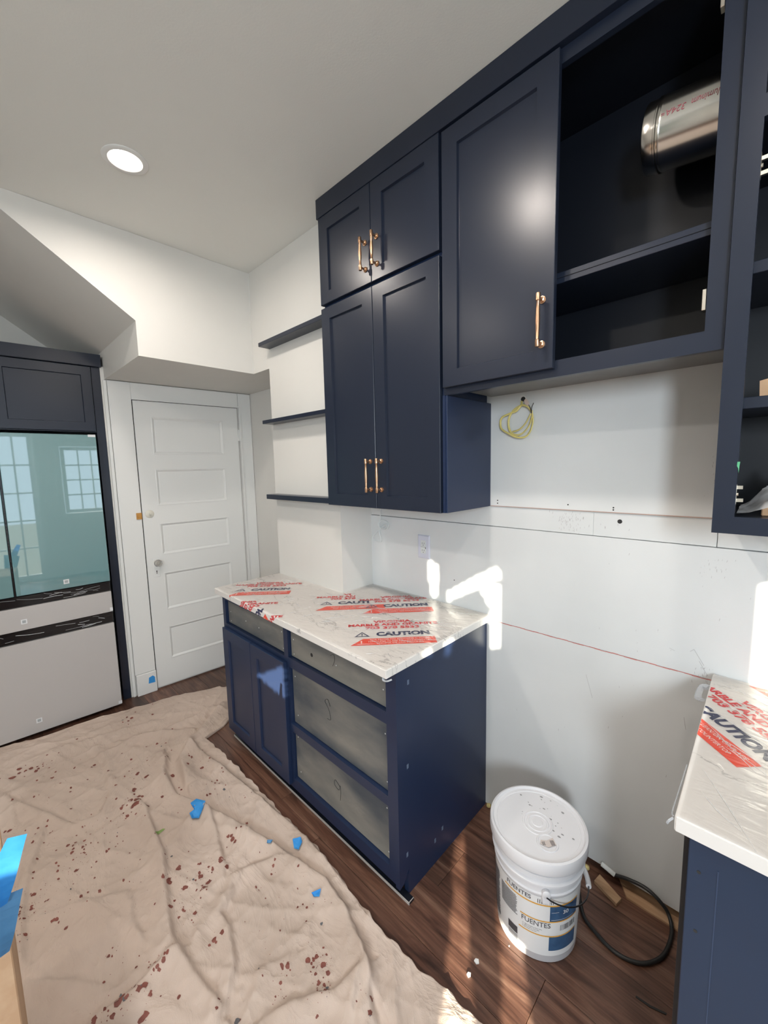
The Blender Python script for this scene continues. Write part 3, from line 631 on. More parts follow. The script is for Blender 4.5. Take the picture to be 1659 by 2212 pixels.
# countertops
def slab(name, poly, label, cat='countertop'):
    bm = BM(); prism(bm, [Vector((a, b, CB)) for a, b in poly], CT-CB, Z)
    bmesh.ops.bevel(bm, geom=[e for e in bm.edges], offset=.0022, segments=2, affect='EDGES')
    return part(name, bm, MARBLE, label=label, cat=cat, origin=(poly[0][0], poly[0][1], CB))
LP = [(-2.276, -.2245), (-2.276, -.648), (-.886, -.674), (-.882, -.0015), (-1.6345, -.0015), (-1.6345, -.2245)]
slab('countertop', LP, 'white marble-look worktop on the base cabinet by the door')
RP = [(-.098, -.704), (1.15, -.704), (1.15, -.0015), (-.104, -.0015)]
slab('countertop', RP, 'white marble-look worktop in the lower right corner')

# protective film with printed warnings
def film(name, poly, label, front=None):
    t = thing(name, label, 'plastic film', (poly[0][0], poly[0][1], CT))
    xs = [p[0] for p in poly]; ys_ = [p[1] for p in poly]; st = .011
    bm = BM(); V = {}
    def v(i, j):
        if (i, j) not in V:
            x_ = min(xs)+.002+i*st; y_ = min(ys_)+.002+j*st
            nz = mnoise.turbulence(Vector((x_*9+y_*4, y_*11-x_*5, 1.7)), 3, True)
            V[(i, j)] = bm.verts.new((x_, y_, CT+.0016+.0022*abs(nz)))
        return V[(i, j)]
    for i in range(int((max(xs)-min(xs)-.004)/st)):
        for j in range(int((max(ys_)-min(ys_)-.004)/st)):
            cx, cy = min(xs)+.002+(i+.5)*st, min(ys_)+.002+(j+.5)*st
            if inside(cx, cy, poly) and inside(cx-st/2, cy-st/2, poly) and inside(cx+st/2, cy+st/2, poly): bm.faces.new((v(i, j), v(i+1, j), v(i+1, j+1), v(i, j+1)))
    part('film', bm, FILM, t, smooth=True); return t
flm = film('protective_film', LP, 'clear film with red and navy caution print on the longer worktop')
flr = film('protective_film', RP, 'clear film with red and navy caution print on the lower right worktop')
ES1, ES2, ES3 = 'POR FAVOR NO APOYARSE O PONER', 'NINGUNA CLASE DE HERRAMIENTAS', 'ENCIMA DE LOS MESONES'
EN1, EN2 = 'PLEASE DO NOT LEAN ON OR PLACE', 'ANY TOOLS ON COUNTERTOP'
def put_print(par, O, ang, lines, clip, yf=None, lift=.0006):
    O = Vector((O[0], O[1])); u = Vector((math.cos(ang), math.sin(ang))); v_ = Vector((-math.sin(ang), math.cos(ang)))
    for mi, (mm, lay, bms) in enumerate(lines):
        bm = BM()
        for (src, s0, t0) in bms:
            merge(bm, src, lambda c: Vector((O.x+u.x*(s0+c.x)+v_.x*(t0+c.y), O.y+u.y*(s0+c.x)+v_.y*(t0+c.y), CT+lift+lay)))
        for (pco, pno) in clip:
            g = bm.verts[:]+bm.edges[:]+bm.faces[:]
            bmesh.ops.bisect_plane(bm, geom=g, plane_co=pco, plane_no=pno, clear_outer=True)
        if yf is not None:
            k = (-.674+.648)/1.39   # the front edge runs slightly askew
            for off in (0, CT-CB):
                g = bm.verts[:]+bm.edges[:]+bm.faces[:]
                bmesh.ops.bisect_plane(bm, geom=g, plane_co=(-2.276, -.648-off, 0), plane_no=(k, -1, 0), clear_outer=(off > 0))
            for q in bm.verts:
                fy = -.648+k*(q.co.x+2.276)
                if q.co.y < fy-1e-5: q.co.z = CT-(fy-q.co.y); q.co.y = fy-.0008-lay
        if len(bm.faces): part('print', bm, mm, par, kind='stuff')
        else: bm.free()
def trap(w_, h, sl):
    bm = BM(); vs = [bm.verts.new(p) for p in ((0, 0, 0), (w_, 0, 0), (w_, h, 0), (sl, h, 0))]; bm.faces.new(vs); return bm
def tri():
    bm = BM(); o = [(0, 0), (.062, 0), (.031, .046)]; i = [(.010, .0055), (.052, .0055), (.031, .037)]
    a = [bm.verts.new((*p, 0)) for p in o]; b = [bm.verts.new((*p, 0)) for p in i]
    for k in range(3): bm.faces.new((a[k], a[(k+1) % 3], b[(k+1) % 3], b[k]))
    bm.faces.new([bm.verts.new(p) for p in ((.0295, .014, 0), (.0325, .014, 0), (.0335, .030, 0), (.0285, .030, 0))]); bm.faces.new([bm.verts.new(p) for p in ((.029, .008, 0), (.033, .008, 0), (.033, .012, 0), (.029, .012, 0))]); return bm
def full_print(es=True, cut=None):
    red = [(fit_text('VIRGINIA', .165, .0245, .045), .090, .217), (fit_text('MARBLE AND GRANITE', .381, .0245, .045), -.016, .184), (fit_text('703 378 5533', .225, .0245, .045), .057, .151)]
    nav = [(fit_text('CAUTION', .215, .036, .055), .100, .082), (tri(), .012, .078)]
    wh = [(fit_text(ES1, .235, .011, .01), .075, .041), (fit_text(ES2, .245, .011, .01), .068, .024), (fit_text(ES3, .18, .011, .01), .10, .008), (fit_text('!', .006, .028, .03), .038, .012)] if es else \
         [(fit_text(EN1, .235, .011, .01), .075, .036), (fit_text(EN2, .20, .011, .01), .09, .014), (fit_text('!', .006, .028, .03), .038, .012)]
    bn = [(trap(.33, .058, .048), 0, 0)]
    return [(BANNER, 0, bn), (REDINK, 0, red), (NAVYINK, 0, nav), (WHITEINK, .0002, wh)]
def partial3():
    red = [(fit_text('VI', .04, .0245, .045), .12, .217), (fit_text('MARBLE AN', .20, .0245, .045), -.016, .184), (fit_text('703 378', .13, .0245, .045), .057, .151)]
    return [(BANNER, 0, [(trap(.33, .055, .048), 0, 0)]), (REDINK, 0, red), (NAVYINK, 0, [(fit_text('CAUTI', .155, .036, .055), .100, .082), (tri(), .012, .078)]), (WHITEINK, .0002, [(fit_text(EN1, .22, .010, .01), .07, .034), (fit_text(EN2, .2, .010, .01), .08, .014)])]
CL = [((-2.27, 0, 0), (-1, 0, 0)), ((-.888, 0, 0), (1, 0, 0)), ((0, -.006, 0), (0, 1, 0))]
A47 = math.radians(46.8)
put_print(flm, (-1.114, -.629), A47, full_print(True), CL, True)
put_print(flm, (-1.324, -.372), A47, full_print(False), CL, True, lift=.0009)
put_print(flm, (-1.525, -.489), A47, partial3(), CL, True)
put_print(flm, (-2.073, -.665), math.radians(46), full_print(True), CL, True)
put_print(flm, (-1.870, -.945), A47, full_print(True), CL, True)
put_print(flm, (-1.690, -1.030), A47, full_print(True), CL+[((0, -.60, 0), (0, 1, 0))], True)
CR = [((-.100, 0, 0), (-1, 0, 0)), ((0, -.70, 0), (0, -1, 0)), ((0, -.006, 0), (0, 1, 0))]
put_print(flr, (-.255, -.233), math.radians(-45.2), full_print(False), CR)
put_print(flr, (-.02, -.02), math.radians(-45.2), full_print(False), CR)
# raised creases in the film, coloured pale to paint in its white highlights
def creases(par, n, x0, x1, y0, y1, ang, spread, lmin, lmax, poly, seed):
    random.seed(seed); bm = BM()
    for i in range(n):
        x, y = random.uniform(x0, x1), random.uniform(y0, y1); a = ang+random.gauss(0, spread); l_ = random.uniform(lmin, lmax); c = random.uniform(-.08, .08)*l_
        P = [Vector((x+t*l_*math.cos(a)-math.sin(a)*c*math.sin(math.pi*t), y+t*l_*math.sin(a)+math.cos(a)*c*math.sin(math.pi*t), CT+.0026+.0006*math.sin(math.pi*t))) for t in (0, .25, .5, .75, 1)]
        if all(inside(p.x, p.y, poly) for p in P): tube(bm, P, [.0002, random.uniform(.0005, .0011), random.uniform(.0006, .0012), .0006, .0002], 5)
    part('film_crease', bm, CREASE, par, kind='stuff', smooth=True)
creases(flm, 90, -1.45, -.90, -.64, -.02, .6, .5, .03, .11, LP, 3)
creases(flm, 60, -2.25, -1.4, -.62, -.25, .9, .7, .02, .07, LP, 4)
creases(flr, 55, -.09, .3, -.69, -.03, -.75, .16, .06, .22, RP, 5)
# loose film tails
bm = BM()
for i in range(10):
    a = i/9
    for s_ in (0,): pass
tube(bm, catmull([(-.905, -.668, CB-.002), (-.90, -.672, CB-.007), (-.888, -.668, CB-.008), (-.878, -.655, CB-.004)], 4), .004, 6, .5); part('film_tail', bm, BAG, flm)
bm = BM(); tube(bm, catmull([(-.101, -.695, CT-.008), (-.105, -.68, CT-.012), (-.104, -.62, CT-.008), (-.103, -.52, CT-.006)], 5), .0016, 6, .6); tube(bm, catmull([(-.101, -.695, CT-.012), (-.107, -.70, CT-.018), (-.110, -.70, CT-.026)], 4), .0022, 5, .5)
tube(bm, catmull([(-.106, -.10, CT-.006), (-.122, -.09, CT-.012), (-.126, -.13, CT-.03), (-.112, -.16, CT-.02)], 4), .009, 6, .5); part('film_tail', bm, BAG, flr, kind='stuff')

# right base cabinet
rb = thing('base_cabinet', 'navy base cabinet under the lower right worktop', 'cabinet', (.5, -.3, 0))
bm = BM(); box(bm, MAIN, -.088, 1.1, .01, .640, .0, .9045, .001); part('box', bm, NAVYIN, rb)
bm = BM(); box(bm, MAIN, -.0780, .62, .641, .662, .0, .900, .0015); part('front_panel', bm, mat('navy_panel_paint', (.018, .037, .080), .36, bump=.04, bscale=90), rb)
bm = BM(); box(bm, MAIN, -.033, -.031, .662, .6628, .0, .835); part('panel_groove', bm, mat('light_groove', (.035, .06, .12), .4), rb)
bm = BM()
for u_, z_ in ((-.060, .812), (-.059, .683)): bm = BM(); lathe(bm, [(.0034, 0), (.0034, .0007)], MAIN(u_, .662, z_), 10, -Y); part('drill_hole', bm, SLOT, rb)

# ------------------------------------------------------------------ things on the wall
ol = thing('wall_outlet', 'white double wall outlet with a plate under the tall cabinet', 'outlet', (-1.255, 0, 1.2))
bm = BM(); loops(bm, MAIN, [(-1.293, -1.218, 1.141, 1.260, .0002), (-1.293, -1.218, 1.141, 1.260, .003), (-1.288, -1.223, 1.146, 1.255, .0065)]); part('plate', bm, OUTLETM, ol)
bm = BM(); box(bm, MAIN, -1.272, -1.239, .0065, .0085, 1.167, 1.234, .0008); rcp = part('receptacle', bm, WW, ol)
bm = BM()
for zc in (1.218, 1.182):
    box(bm, MAIN, -1.2625, -1.2605, .0085, .0088, zc-.003, zc+.005); box(bm, MAIN, -1.2505, -1.2485, .0085, .0088, zc-.003, zc+.005); lathe(bm, [(.0022, 0), (.0022, .0003)], MAIN(-1.2555, .0085, zc-.009), 8, -Y)
box(bm, MAIN, -1.272, -1.239, .0085, .0087, 1.1995, 1.2005); box(bm, MAIN, -1.243, -1.239, .0085, .0089, 1.192, 1.199)
part('slot', bm, SLOT, rcp)
wc = thing('yellow_cable_coil', 'coil of yellow electric cable hanging from a hole in the wall', 'cable', (-.75, -.02, 1.75))
coil = [(-.745, 1.853), (-.743, 1.84), (-.752, 1.824), (-.765, 1.815), (-.793, 1.808), (-.826, 1.797), (-.836, 1.775), (-.826, 1.750), (-.79, 1.728), (-.757, 1.712), (-.725, 1.712), (-.704, 1.735), (-.697, 1.775), (-.702, 1.81), (-.722, 1.832), (-.748, 1.834), (-.778, 1.818), (-.796, 1.79), (-.797, 1.755), (-.778, 1.728), (-.742, 1.722), (-.712, 1.75), (-.700, 1.79), (-.700, 1.812)]
bm = BM(); tube(bm, catmull([Vector((a, -.012-.010*math.sin(i*.55)**2-.002*(i % 3), b)) for i, (a, b) in enumerate(coil)], 5), .0042, 8, .65)
tube(bm, catmull([Vector((-.775, -.026, 1.735)), Vector((-.745, -.028, 1.742)), Vector((-.720, -.026, 1.765)), Vector((-.702, -.022, 1.80))], 5), .004, 8, .65); part('cable', bm, NM, wc, smooth=True)
bm = BM(); lathe(bm, [(.016, 0), (.0155, .0006)], (-.748, 0, 1.862), 14, -Y); part('hole_rim', bm, TRIM, wc)
bm = BM(); lathe(bm, [(.0095, .0), (.0095, .0006)], (-.744, -.0008, 1.862), 12, -Y); part('hole', bm, SLOT, wc)
bm = BM(); 
for a in ([(-.7, -.02, 1.80), (-.703, -.025, 1.82), (-.715, -.028, 1.845)], [(-.7, -.02, 1.80), (-.696, -.028, 1.82), (-.688, -.03, 1.838)]): tube(bm, catmull([Vector(p) for p in a], 4), .0016, 6)
part('bare_wire', bm, DARKWIRE, wc)
bm = BM(); prism(bm, [Vector((-.722, -.031, 1.838)), Vector((-.708, -.031, 1.828)), Vector((-.705, -.031, 1.842)), Vector((-.718, -.031, 1.858)), Vector((-.726, -.031, 1.852))], .001, -Y); part('paper_tag', bm, mat('tan_paper', (.62, .50, .44), .7), wc)
w2 = [(-1.549, 1.424), (-1.549, 1.36), (-1.549, 1.319), (-1.568, 1.297), (-1.561, 1.280), (-1.533, 1.267), (-1.501, 1.270), (-1.487, 1.289), (-1.500, 1.310), (-1.542, 1.315), (-1.560, 1.298), (-1.554, 1.275), (-1.522, 1.270), (-1.504, 1.281), (-1.515, 1.292), (-1.558, 1.262), (-1.611, 1.215), (-1.604, 1.200), (-1.553, 1.195), (-1.552, 1.221), (-1.562, 1.259)]
bm = BM(); tube(bm, catmull([Vector((a, -.008-.008*abs(math.sin(i*.7)), b)) for i, (a, b) in enumerate(w2)], 5), .003, 8); part('white_cable_loop', bm, WW, smooth=True, label='looped white cable hanging below the tall upper cabinet', cat='cable')

# ------------------------------------------------------------------ bucket
BC = Vector((-.516, -.322, 0)); PH0 = math.atan2(-1.255, .512)
KZ = 1.028
bk = thing('paint_bucket', 'white plastic bucket with a closed lid on the floor by the wall', 'bucket', BC)
bm = BM(); lathe(bm, [(.118, .0), (.126, .001), (.130, .006), (.1395, .245), (.143, .250), (.143, .254), (.139, .257), (.139, .284), (.150, .287), (.150, .292), (.141, .296), (.141, .316), (.153, .320), (.153, .326), (.142, .330), (.142, .352)], BC, 72, cap1=False); part('body', bm, PLASTIC, bk, smooth=True)
bm = BM(); lathe(bm, [(.146, .3335), (.157, .334), (.1585, .340), (.1585, .366), (.1565, .372), (.150, .374), (.1465, .371), (.145, .3675), (.135, .367), (.134, .3655), (.050, .3655), (.048, .3675), (.044, .3675), (.042, .3655), (.036, .3655), (.034, .3675), (.030, .3675), (.028, .3655), (.018, .3655), (.016, .3675), (.002, .3675)], BC, 72, cap0=False); lid = part('lid', bm, PLASTIC, bk, smooth=True)
bm = BM(); lc = BC+Vector((.055, -.052, 0)); lathe(bm, [(.034, .3657), (.033, .3683), (.029, .3683), (.0275, .3665), (.001, .3662)], lc, 32, cap0=False); part('pour_cap', bm, PLASTIC, lid, smooth=True)
bm = BM(); a0 = math.radians(-60)
L2 = Fr(lc+Vector((0, 0, .3672)), (math.cos(-.6), math.sin(-.6), 0), (math.sin(.6), math.cos(.6), 0))
def lp(a, b, c=0): return lc+Vector((a*math.cos(-.75)-b*math.sin(-.75), a*math.sin(-.75)+b*math.cos(-.75), .3686+c))
prism(bm, [lp(-.014, .024), lp(.012, .024), (lp(.018, -.005)), lp(.004, -.026), lp(-.010, -.018), lp(-.006, 0)], .0004, Z); part('lid_sticker', bm, mat('worn_paper', (.62, .55, .52), .6), lid)
bm = BM()
for i in range(7): prism(bm, [lp(-.004+i*.0026, .008, .0005), lp(-.0028+i*.0026, .008, .0005), lp(-.0028+i*.0026, .021, .0005), lp(-.004+i*.0026, .021, .0005)], .0002)
merge(bm, fit_text('302', .013, .009, .02), lambda c: lp(.010-c.x, -.010-c.y, .0006)); part('sticker_print', bm, INK, lid)
bm = BM(); random.seed(5)
for i in range(26):
    a = random.uniform(-.2, 1.9) if i < 18 else random.uniform(2.2, 3.4); r = random.uniform(.05, .13); s_ = random.choice([.0012, .0018, .003, .005]) if i > 3 else .006
    c = BC+Vector((r*math.cos(a), r*math.sin(a), .3664)); k = random.uniform(0, 3)
    prism(bm, [c+Vector((s_*random.uniform(.6, 1.2)*math.cos(k+j*1.05), .6*s_*random.uniform(.6, 1.2)*math.sin(k+j*1.05), 0)) for j in range(6)], .0003)
part('paint_fleck', bm, mat('grey_fleck', (.3, .3, .31), .6), lid, kind='stuff')
def brad(z): return .130+(.1395-.130)*(z-.006)/.239
def onb(deg, z, lift=.0006): 
    a = PH0+math.radians(deg); r = brad(z)+lift; return BC+Vector((r*math.cos(a), r*math.sin(a), z))
def wrap(bm, d0, d1, z0, z1, lift=.0006, zf=None, n=None):
    n = n or max(2, int(abs(d1-d0)/4)); p = None
    for i in range(n+1):
        d = d0+(d1-d0)*i/n; o_ = zf(d) if zf else 0; q = (bm.verts.new(onb(d, z0+o_, lift)), bm.verts.new(onb(d, z1+o_, lift)))
        if p: bm.faces.new((p[0], q[0], q[1], p[1]))
        p = q
bm = BM(); wrap(bm, -110, 110, .030, .242, .0004); lb = part('label_sheet', bm, LABELW, bk, smooth=True)
bm = BM(); wrap(bm, 18, 62, .155, .212, .0008); part('blue_block', bm, BLUEL, lb, smooth=True); bm = BM(); wrap(bm, 18, 62, .050, .102, .0008); part('blue_block', bm, BLUEL, lb, smooth=True)
bm = BM(); wrap(bm, -44, 62, .212, .2165, .001); part('orange_rule', bm, ORANGE, lb, smooth=True)
bm = BM(); wrap(bm, -20, 62, .154, .158, .001); part('orange_rule', bm, ORANGE, lb, smooth=True)
bm = BM(); wrap(bm, -22, 62, .101, .105, .001); part('orange_rule', bm, ORANGE, lb, smooth=True)
bm = BM()
def btext(s_, d0, z0, w_, h, bold=0): merge(bm, fit_text(s_, w_, h, bold), lambda c: onb(d0+math.degrees((c.x)/.135), z0+c.y, .0012))
btext('FUENTES', -18, .134, .088, .017, .003)
btext('FUENTES', -40, .224, .08, .014, .012)
for i, z_ in enumerate((.123, .117, .111)): btext('en agua limpia y seca bien', -17, z_, .06-.008*i, .0035)
for i in range(17):
    z_ = .203-i*.0042; wrap(bm, -52, -52+28*random.uniform(.9, 1), z_-.0022, z_, .001)
for i in range(36):
    z_ = .215-i*.0048; wrap(bm, -90, -57-3*random.random(), z_-.0026, z_, .001)
for i in range(9): wrap(bm, 2+i*2.4, 2+i*2.4+random.choice([.8, 1.4]), .220, .234, .0012, n=1)
for i in range(12): wrap(bm, 33+i*2.2, 33+i*2.2+random.choice([.7, 1.3]), .122, .142, .0012, n=1)
wrap(bm, -39, -24, .062, .088, .001); 
for i in range(4): wrap(bm, -39, -24, .056-i*.005, .058-i*.005, .001)
part('label_print', bm, INK, lb, kind='stuff')
bm = BM(); merge(bm, fit_text('30', .02, .013, .01), lambda c: onb(36+math.degrees(c.x/.135), .182+c.y, .0014)); wrap(bm, 20, 30, .19, .191, .0012); wrap(bm, 20, 55, .163, .164, .0012); part('label_print', bm, LABELW, lb, kind='stuff')
# ears and bail
bk.scale = (1, 1, 1.03)
for dg in (12, 192):
    a = PH0+math.radians(dg); nrm = Vector((math.cos(a), math.sin(a), 0)); tn = Vector((-math.sin(a), math.cos(a), 0)); EF = Fr(BC+nrm*.1385, tn, nrm)
    bm = BM(); box(bm, EF, -.013, .013, 0, .010, .228, .262, .003); lathe(bm, [(.013, 0), (.013, .0105), (.011, .012)], EF(0, 0, .262), 20, nrm); part('bail_ear', bm, PLASTIC, bk, smooth=True)
bm = BM(); pts = []
for i in range(41):
    t = i/40; dg = 12+180*t; a = PH0+math.radians(dg); rr2 = .151+.012*math.sin(math.pi*t); pts.append(BC+Vector((rr2*math.cos(a), rr2*math.sin(a), .256-.062*math.sin(math.pi*t)**.8)))
tube(bm, pts, .0022, 8); part('bail_wire', bm, DARKWIRE, bk, smooth=True)
bm = BM(); tube(bm, [Vector(p) for p in pts[17:24]], .0085, 10); part('bail_grip', bm, PLASTIC, bk, smooth=True)

# floor clutter
cb_ = [(-.455, -.085, .008), (-.40, -.195, .008), (-.350, -.228, .008), (-.281, -.246, .008), (-.214, -.223, .008), (-.169, -.158, .010), (-.158, -.069, .012), (-.172, -.022, .03), (-.20, -.018, .06), (-.245, -.014, .075), (-.30, -.012, .066), (-.345, -.012, .05)]
cord = thing('power_cord', 'thick black power cord looping on the floor beside the bucket', 'cord', (-.3, -.15, 0))
bm = BM(); tube(bm, catmull([Vector(p) for p in cb_], 8), .0062, 10); part('cord', bm, CORD, cord, smooth=True)
bm = BM(); tube(bm, [Vector((-.345, -.014, .052)), Vector((-.38, -.014, .062)), Vector((-.392, -.014, .065))], .008, 8, .6); part('cord_end', bm, WW, cord, label='white stripped cord end')
bm = BM(); prism(bm, [Vector((-.397, -.010, .0005)), Vector((-.312, -.052, .0005)), Vector((-.320, -.085, .0005)), Vector((-.405, -.050, .0005))], .012); part('wood_offcut', bm, PINE, label='short wood offcut lying askew near the wall', cat='wood scrap')
bm = BM(); prism(bm, [Vector((-.345, .040, .0005)), Vector((-.115, .040, .0005)), Vector((-.115, -.030, .0005)), Vector((-.300, -.030, .0005))], .007); part('wood_offcut', bm, PINE, label='long flat wood strip under the black cord', cat='wood scrap')
bm = BM(); prism(bm, [Vector((-.207, -.319, .0003)), Vector((-.17, -.315, .0003)), Vector((-.132, -.303, .0003)), Vector((-.133, -.309, .0003)), Vector((-.172, -.322, .0003)), Vector((-.207, -.324, .0003))], .002); part('dark_splinter', bm, CORD, label='thin dark splinter on the planks by the right cabinet', cat='splinter')
for i, (cx, cy, s_, lb_) in enumerate([(-.602, -.573, .011, 'white drywall chip on the planks, the one nearer the bucket'), (-.601, -.620, .010, 'white drywall chip on the planks, the one nearer the drop cloth'), (-.545, -.462, .003, 'tiny white crumb on the planks by the bucket foot')]):
    bm = BM(); random.seed(30+i); prism(bm, [Vector((cx+s_*random.uniform(.6, 1)*math.cos(k*1.25), cy+s_*random.uniform(.5, .9)*math.sin(k*1.25), .0003)) for k in range(5)], .004 if i < 2 else .002)
    part('drywall_chip', bm, TRIM, label=lb_, cat='debris')
for i, (cx, lb_) in enumerate([(-.885, 'yellow foam bit at the foot of the base cabinet'), (-.452, 'yellow foam bit behind the bucket')]):
    bm = BM(); lathe(bm, [(.004, 0), (.011, .006), (.010, .013), (.003, .018)], (cx+.008, -.012, .0005), 8); part('foam_bit', bm, mat('yellow_foam', (.66, .55, .25), .8), label=lb_, cat='debris')

# ------------------------------------------------------------------ drop cloth
FOLDS=[
 ([(-2.094,-1.135),(-1.739,-1.157),(-1.568,-1.203),(-1.394,-1.240),(-1.285,-1.232),(-1.195,-1.218),(-1.077,-1.200)],0.020,0.022),
 ([(-2.379,-0.945),(-2.219,-1.003),(-2.016,-1.010),(-1.873,-0.949),(-1.734,-0.903),(-1.460,-0.831),(-1.159,-0.766),(-1.007,-0.783),(-0.846,-0.836),(-0.742,-0.918)],0.030,0.030),
 ([(-1.837,-0.933),(-1.664,-0.964),(-1.507,-1.005)],0.016,0.020),
 ([(-1.408,-0.997),(-1.348,-1.093),(-1.284,-1.090),(-1.167,-1.122),(-1.092,-1.193)],0.016,0.020),
 ([(-1.442,-0.971),(-1.410,-0.900),(-1.371,-0.842)],0.012,0.020),
 ([(-2.454,-0.757),(-2.371,-0.815),(-2.034,-0.768),(-1.636,-0.730),(-1.424,-0.711),(-1.229,-0.710),(-1.014,-0.726)],0.020,0.025),
 ([(-1.668,-1.296),(-1.575,-1.313),(-1.443,-1.312)],0.010,0.018),
 ([(-2.332,-1.223),(-2.584,-1.181),(-2.750,-1.218)],0.010,0.018),
 ([(-2.574,-1.577),(-2.390,-1.572)],0.012,0.018),
 ([(-2.292,-1.481),(-2.068,-1.552),(-1.920,-1.584),(-1.652,-1.607)],0.012,0.020),
 ([(-2.690,-1.611),(-2.386,-1.471),(-2.192,-1.389),(-2.172,-1.291),(-2.290,-1.224)],0.016,0.020),
 ([(-1.338,-1.464),(-1.325,-1.369),(-1.346,-1.273)],0.012,0.020),
 ([(-0.972,-1.120),(-0.945,-1.055),(-0.872,-0.944),(-0.851,-0.871),(-0.846,-0.828)],0.016,0.022),
 ([(-0.851,-0.871),(-0.789,-0.962)],0.014,0.020),
 ([(-2.658,-1.249),(-2.661,-1.030),(-2.522,-0.759)],0.014,0.020),
 ([(-2.701,-1.066),(-2.608,-0.925),(-2.611,-0.656),(-2.648,-0.523)],0.025,0.022),
 ([(-1.088,-0.980),(-1.089,-0.869)],0.009,0.018),
 ([(-1.609,-1.607),(-1.512,-1.507),(-1.398,-1.424)],0.010,0.018),
 ([(-2.051,-0.945),(-2.287,-0.896),(-2.389,-0.782),(-2.505,-0.651),(-2.628,-0.490)],0.030,0.030),
 ([(-2.913,-1.366),(-2.857,-1.152),(-2.774,-0.894)],0.012,0.030),
 ([(-1.356,-1.287),(-1.319,-1.190),(-1.395,-1.145)],0.008,0.020),
 ([(-1.834,-1.575),(-1.781,-1.463),(-1.669,-1.280)],0.008,0.020),
 ([(-1.026,-1.141),(-1.088,-1.077),(-1.043,-0.968)],0.008,0.020),
 ([(-0.694,-0.872),(-0.812,-0.850),(-0.927,-0.805)],0.014,0.018),
]
SPLATS=[
(-2.154,-1.157,26,0.069,0.0150),(-2.248,-1.280,22,0.137,0.0080),(-2.428,-1.371,20,0.165,0.0082),(-2.844,-1.522,6,0.026,0.0142),(-2.813,-1.448,6,0.031,0.0131),(-2.934,-1.487,14,0.161,0.0081),(-2.920,-0.975,6,0.037,0.0093),(-2.764,-1.123,14,0.339,0.0071),(-2.387,-0.923,8,0.040,0.0094),(-2.429,-1.064,8,0.052,0.0078),(-2.173,-0.839,14,0.051,0.0090),(-1.946,-0.848,8,0.036,0.0095),(-2.004,-1.416,30,0.069,0.0069),(-1.991,-1.363,10,0.050,0.0080),(-1.864,-1.541,40,0.079,0.0079),(-1.917,-1.569,12,0.053,0.0062),(-1.769,-1.505,6,0.025,0.0076),(-1.636,-1.153,10,0.028,0.0131),(-1.517,-1.097,20,0.040,0.0109),(-1.483,-1.153,10,0.044,0.0087),(-1.571,-1.000,12,0.058,0.0107),(-1.530,-0.990,4,0.012,0.0134),(-1.432,-1.179,8,0.034,0.0067),(-1.286,-1.138,4,0.013,0.0088),(-1.494,-1.399,5,0.016,0.0062),(-1.348,-1.296,10,0.027,0.0076),(-1.351,-1.348,14,0.052,0.0067),(-1.306,-1.348,5,0.012,0.0108),(-1.320,-1.424,7,0.020,0.0126),(-1.314,-1.389,4,0.014,0.0064),(-1.326,-1.457,3,0.011,0.0082),(-1.220,-1.276,1,0.003,0.0065),(-1.235,-1.365,2,0.005,0.0096),(-1.028,-1.177,2,0.005,0.0081),(-0.967,-0.931,12,0.021,0.0090),(-1.033,-1.010,5,0.009,0.0090),(-0.958,-0.955,14,0.044,0.0067),(-0.915,-0.970,10,0.014,0.0107),(-0.983,-1.042,10,0.043,0.0036),(-1.258,-1.037,1,0.003,0.0008),(-0.773,-0.888,6,0.021,0.0069),(-1.227,-0.845,3,0.036,0.0045),(-1.331,-0.943,4,0.036,0.0054),(-1.340,-0.878,2,0.009,0.0056),(-1.138,-0.885,4,0.017,0.0051),(-1.102,-0.808,4,0.034,0.0051),(-1.443,-0.882,6,0.048,0.0058),(-1.580,-0.894,6,0.041,0.0071),(-2.148,-1.034,20,0.143,0.0060),(-1.967,-1.222,20,0.125,0.0052),(-1.706,-1.205,14,0.113,0.0047),(-2.186,-1.486,6,0.041,0.0082),(-2.370,-1.595,6,0.032,0.0085),(-1.819,-1.601,8,0.033,0.0050),(-1.849,-0.760,10,0.095,0.0059),(-1.173,-0.958,4,0.050,0.0033),(-0.849,-1.002,4,0.041,0.0047),(-1.103,-1.191,3,0.014,0.0049),(-2.837,-0.820,8,0.188,0.0079),(-2.658,-1.234,12,0.159,0.0080)
]
def ytop(x):
    T = [(-3.20, -1.62), (-3.125, -1.40), (-3.095, -1.10), (-3.05, -.93), (-2.977, -.64), (-2.88, -.43), (-2.78, -.36), (-2.69, -.40), (-2.45, -.52), (-2.40, -.60), (-2.36, -.735), (-2.30, -.715), (-1.9, -.70), (-1.52, -.698), (-1.25, -.69), (-1.0, -.718), (-.79, -.722), (-.635, -.704), (-.51, -.69), (.5, -.70)]
    return np.interp(x, [a for a, b in T], [b for a, b in T])
